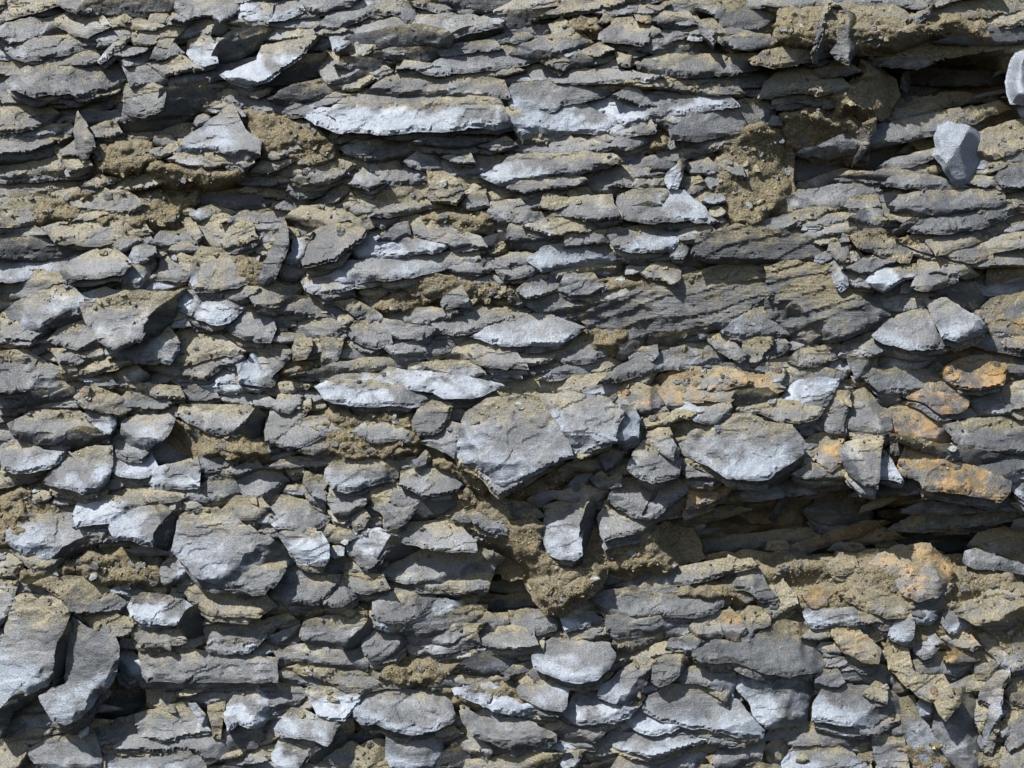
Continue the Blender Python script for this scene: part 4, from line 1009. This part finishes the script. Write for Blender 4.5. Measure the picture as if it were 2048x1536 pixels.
    if cls == 'r': rust = (.42 if P[:, 0].mean() > 1350 and P[:, 1].mean() > 680 else .22)+.8*n1_+rr.uniform(-.12, .12); dust = dust+.25
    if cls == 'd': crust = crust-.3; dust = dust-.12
    if cls == 'm': dust = dust+.10; crust = crust-.25; tone *= .98
    if P[:, 0].mean() > 1650 and P[:, 1].mean() > 480 and cls in 'gyb': rust = np.clip(.06+.6*n1_+rr.uniform(-.12, .12), 0, .7)
    Vf = W(u, v, h)
    # back: the piece runs on into the bank
    hk = min(float(p.face(p.uv[:, 0], p.uv[:, 1]).min())-.012, float(Z0(*p.c))-.03)
    ru, rv = u[ring], v[ring]; sc = .82
    n = len(Vf); m = len(ring)
    Vr = Vf[ring]; Vm = W(p.c[0]+(ru-p.c[0])*.97, p.c[1]+(rv-p.c[1])*.97, np.maximum(h[ring]-.010, hk+.002)); Vk = W(p.c[0]+(ru-p.c[0])*sc, p.c[1]+(rv-p.c[1])*sc, np.full(m, hk))
    allV = np.concatenate([Vf, Vr, Vm, Vk])
    faces = tri
    # face orientation: front must look at the camera (-y)
    f0 = tri[len(tri)//2]; a, b, c = (Vf[i] for i in f0)
    if np.cross(b-a, c-a)[1] > 0: faces = [f[::-1] for f in tri]
    sm = [True]*len(faces); walls = []
    for i in range(m):
        j = (i+1) % m
        walls.append([n+i, n+m+i, n+m+j, n+j]); walls.append([n+m+i, n+2*m+i, n+2*m+j, n+m+j])
    x = Vr; cw = np.sum(x[:, 0]*np.roll(x[:, 2], -1)-np.roll(x[:, 0], -1)*x[:, 2])
    if cw < 0: walls = [f[::-1] for f in walls]
    cap = [n+2*m+i for i in range(m)]; cap = cap if cw < 0 else cap[::-1]
    faces = faces+walls+[cap]; sm += [False]*(len(walls)+1)
    at = {}
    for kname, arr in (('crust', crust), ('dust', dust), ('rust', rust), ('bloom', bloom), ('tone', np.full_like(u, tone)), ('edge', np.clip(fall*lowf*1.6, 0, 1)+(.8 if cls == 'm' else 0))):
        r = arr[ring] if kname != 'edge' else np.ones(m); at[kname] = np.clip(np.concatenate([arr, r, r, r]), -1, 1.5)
    pr = np.clip(dust-.38, 0, 1)*.34 if cls != 's' else np.clip(.16+.5*fbm(u*30, v*30, s+2, 2), 0, .4)
    pr = pr*(dm > .002); r0 = np.random.default_rng(s); sel = r0.random(len(u)) < pr*(g/3.6)**2*.8
    grit_spots.extend(map(tuple, Vf[sel]))
    if p.kind == 'rest': return allV, faces, at, sm
    loc = W(np.array(p.c[0]), np.array(P[:, 1].max()*-1/PX+768/PX), np.array(hk))
    nm = {'slab': 'shale_stone', 'chip': 'stone_chip', 'cobble': 'angular_stone', 'splinter': 'stone_splinter'}.get(p.name) or ('dirt_clump' if cls == 's' else p.kind)
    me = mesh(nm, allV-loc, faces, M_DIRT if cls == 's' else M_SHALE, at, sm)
    o = obj(nm, me, None if p.name else bank, loc)
    if p.name: o['label'] = p.label; o['category'] = {'cobble': 'stone', 'slab': 'stone', 'chip': 'stone chip', 'splinter': 'stone splinter'}[p.name]; o['group'] = {'chip': 'chips lying on the shale bank', 'splinter': 'splinters propped on the shale bank'}.get(p.name, 'stones jutting from the shale bank')
    return o
rest = sorted([p for p in pieces if not p.name and p.cls != 's'], key=lambda p: -p.area)
for p in pieces: p.kind = 'slab'
for i, p in enumerate(rest): p.kind = 'slab' if i < 295 else 'flake' if i < 590 else 'rest'
ov, of, oa, osm, off = [], [], {k: [] for k in ATT}, [], 0
for p in pieces:
    if p.area < 30: continue
    r = build(p)
    if p.kind == 'rest':
        ov.append(r[0]); of += [[a+off for a in q] for q in r[1]]; osm += r[3]; off += len(r[0])
        for k in ATT: oa[k].append(r[2][k])
if ov:
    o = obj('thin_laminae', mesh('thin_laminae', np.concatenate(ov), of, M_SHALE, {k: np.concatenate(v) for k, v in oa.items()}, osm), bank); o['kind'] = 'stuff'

# ---------------------------------------------------------------- thin flakes between the slabs
def flake(px, py, L, Wd, ang, h0, pitch, yaw, rr):
    n = rr.randint(7, 11); P = []
    for i in range(n):
        a = 2*math.pi*(i+rr.uniform(-.3, .3))/n; r = rr.uniform(.72, 1.12)
        x, y = math.cos(a)*L/2*r, math.sin(a)*Wd/2*r
        P.append((px+x*math.cos(ang)+y*math.sin(ang), py-x*math.sin(ang)+y*math.cos(ang)))
    if L > 30:
        P = []; sk = rr.uniform(-.12, .12); n = 10
        for x, y in ((-.5, rr.uniform(-.3, .5)), (-.36+sk, -.4), (-.15, -.5), (.1, -.48), (.32+sk, -.45), (.5, rr.uniform(-.5, .35)), (.33-sk, .35), (.12, .5), (-.1, .45), (-.3-sk, .45)):
            x = (x+rr.uniform(-.05, .05))*L*1.15; y = (y+rr.uniform(-.1, .1))*Wd
            P.append((px+x*math.cos(ang)+y*math.sin(ang), py-x*math.sin(ang)+y*math.cos(ang)))
        P = P[::-1]
    P = np.array(P); u = (P[:, 0]-1024)/PX; v = (768-P[:, 1])/PX; cu, cv = (px-1024)/PX, (768-py)/PX
    f = lambda a, b: h0+math.tan(yaw)*(a-cu)-math.tan(pitch)*(b-cv)
    rings = []
    for k, sc, dz in ((0, 0, .0008), (1, .55, .0004), (2, .86, 0), (3, 1, -.0016), (4, .98, -.006), (5, .9, -.02)):
        if k == 0: rings.append(W(np.array([cu]), np.array([cv]), np.array([f(cu, cv)+dz])))
        else:
            a, b = cu+(u-cu)*sc, cv+(v-cv)*sc
            j = np.array([rr.uniform(-1, 1) for _ in range(n)])*(.0007 if k < 4 else 0)
            rings.append(W(a, b, f(a, b)+dz+j))
    Vx = np.concatenate(rings); Fc = []; o = lambda k, i: 1+(k-1)*n+i % n
    for i in range(n):
        Fc.append([0, o(1, i+1), o(1, i)])
        for k in range(1, 5): Fc.append([o(k, i), o(k, i+1), o(k+1, i+1), o(k+1, i)])
    Fc.append([o(5, i) for i in range(n)])
    a, b, c = Vx[Fc[0][0]], Vx[Fc[0][1]], Vx[Fc[0][2]]
    if np.cross(b-a, c-a)[1] > 0: Fc = [f_[::-1] for f_ in Fc]
    return Vx, Fc
rr = random.Random(77); fl = []
tries = 0
while len(fl) < 1500 and tries < 30000:
    tries += 1
    px, py = rr.uniform(X0+40, X1-40), rr.uniform(Y0+40, Y1-40)
    infr = -20 < px < 2068 and -20 < py < 1556
    if infr:
        L = rr.choice([18, 26, 36, 60, 90])*rr.uniform(.8, 1.2); Wd = L*rr.uniform(.16, .38)*(1 if L < 50 else .7)
        ang = R(rr.gauss(7, 12))
        k = cov_at(px+np.array([-.4, -.2, 0, .2, .4])*L*math.cos(ang), py-np.array([-.4, -.2, 0, .2, .4])*L*math.sin(ang)).sum()
        if k > 2: continue
        h0 = float(max(hb_at(px, py), hb_at(px-L*.3, py), hb_at(px+L*.3, py)))+rr.uniform(.0, .005)
    else:
        if rr.random() < .55: continue
        L = rr.choice([60, 90, 140, 220])*rr.uniform(.8, 1.2)
        if -30-L*.65 < px < 2078+L*.65 and -30-L*.35 < py < 1566+L*.35: continue
        Wd = L*rr.uniform(.16, .34); ang = R(rr.gauss(7, 10)); h0 = float(Z0((px-1024)/PX, (768-py)/PX))+rr.uniform(-.006, .008)
    fl.append((L*Wd, infr, px, py, L, Wd, ang, h0, R(rr.uniform(4, 26)), R(rr.uniform(-18, 20)), rr.random()))
# chips strewn on the dirt and on the ledges
idx = rng.permutation(len(grit_spots))[:2200]
for i in idx:
    x, y, z = grit_spots[i]; f = D/(D+y); px, py = x*f*PX+1024, 768-z*f*PX
    L = rr.choice([6, 8, 10, 13, 17, 22])*rr.uniform(.8, 1.3)
    fl.append((L*L*.4, True, px, py, L, L*rr.uniform(.4, .8), R(rr.uniform(-70, 70)), -y+.0015, R(rr.uniform(-10, 35)), R(rr.uniform(-25, 30)), rr.random()))
bv, bf, ba, off = [], [], {k: [] for k in ATT}, 0
for i, f_ in enumerate(fl):
    r2 = random.Random(i+900); Vx, Fc = flake(*f_[2:10], r2); c = f_[10]; n = len(Vx); px, py = f_[2], f_[3]
    rz = (.5 if c > .55 else .12) if (px > 1600 and py > 950) else (.5 if c > .95 else 0)
    at = dict(crust=(.5 if .12 < c < .2 else 0), dust=(.75 if c < .5 else .3), rust=rz, bloom=(.5 if .6 < c < .7 else 0), tone=.7+.6*r2.random(), edge=.3)
    bv.append(Vx); bf += [[a+off for a in q] for q in Fc]; off += n
    for k in ATT: ba[k].append(np.full(n, at[k]))
me = mesh('small_flakes', np.concatenate(bv), bf, M_SHALE, {k: np.concatenate(v) for k, v in ba.items()})
o = obj('small_flakes', me, bank); o['kind'] = 'stuff'

# ---------------------------------------------------------------- grit
gs = np.array(grit_spots); r0 = np.random.default_rng(3)
ledge = np.argwhere((~cover[2:-2, 2:-2]) & (dust_b.reshape(ny, nx)[2:-2, 2:-2] > .5))+2
ledge = ledge[r0.random(len(ledge)) < .12]
gs = np.concatenate([gs, Vb.reshape(ny, nx, 3)[ledge[:, 0], ledge[:, 1]]])
print('grit', len(gs))
if len(gs) > 30000: gs = gs[r0.permutation(len(gs))[:30000]]
rep = np.repeat(gs, 2, 0)[r0.permutation(2*len(gs))[:42000]]; N = len(rep)
base = np.array([(1, 0, 0), (-1, 0, 0), (0, 1, 0), (0, -1, 0), (0, 0, 1), (0, 0, -1)], float)
size = .0006+.0011*r0.random(N)**2.4; size[r0.random(N) < .02] *= 1.9
Vg = base[None]*r0.uniform(.5, 1.25, (N, 6, 1)); a = r0.uniform(0, 6.28, N); ca, sa = np.cos(a)[:, None], np.sin(a)[:, None]
x, y, z = Vg[..., 0], Vg[..., 1], Vg[..., 2]; x, z = x*ca-z*sa, x*sa+z*ca
b2 = r0.uniform(0, 6.28, N); cb, sb = np.cos(b2)[:, None], np.sin(b2)[:, None]; y, z = y*cb-z*sb, y*sb+z*cb
Vg = np.stack([x, y, z], -1)*size[:, None, None]
jit = r0.normal(0, .0016, (N, 3)); jit[:, 1] = -size*.3
Vg = (Vg+(rep+jit)[:, None]).reshape(-1, 3)
f8 = np.array([(0, 2, 4), (2, 1, 4), (1, 3, 4), (3, 0, 4), (2, 0, 5), (1, 2, 5), (3, 1, 5), (0, 3, 5)])
Fg = (f8[None]+(np.arange(N)*6)[:, None, None]).reshape(-1, 3)
me = bpy.data.meshes.new('grit'); me.from_pydata(Vg.tolist(), [], Fg.tolist())
pal = np.array([(.30, .26, .17), (.24, .20, .12), (.36, .31, .2), (.17, .17, .165), (.33, .20, .08), (.13, .11, .08), (.42, .40, .34), (.22, .21, .19)])
cc = pal[r0.choice(8, N, p=[.24, .2, .12, .14, .07, .09, .04, .10])]*r0.uniform(.75, 1.2, (N, 1))
ct = me.attributes.new('tint', 'FLOAT_COLOR', 'POINT'); ct.data.foreach_set('color', np.repeat(np.concatenate([cc, np.ones((N, 1))], 1), 6, 0).astype(np.float32).ravel())
me.materials.append(M_GRIT); me.update()
o = obj('grit', me, bank); o['kind'] = 'stuff'
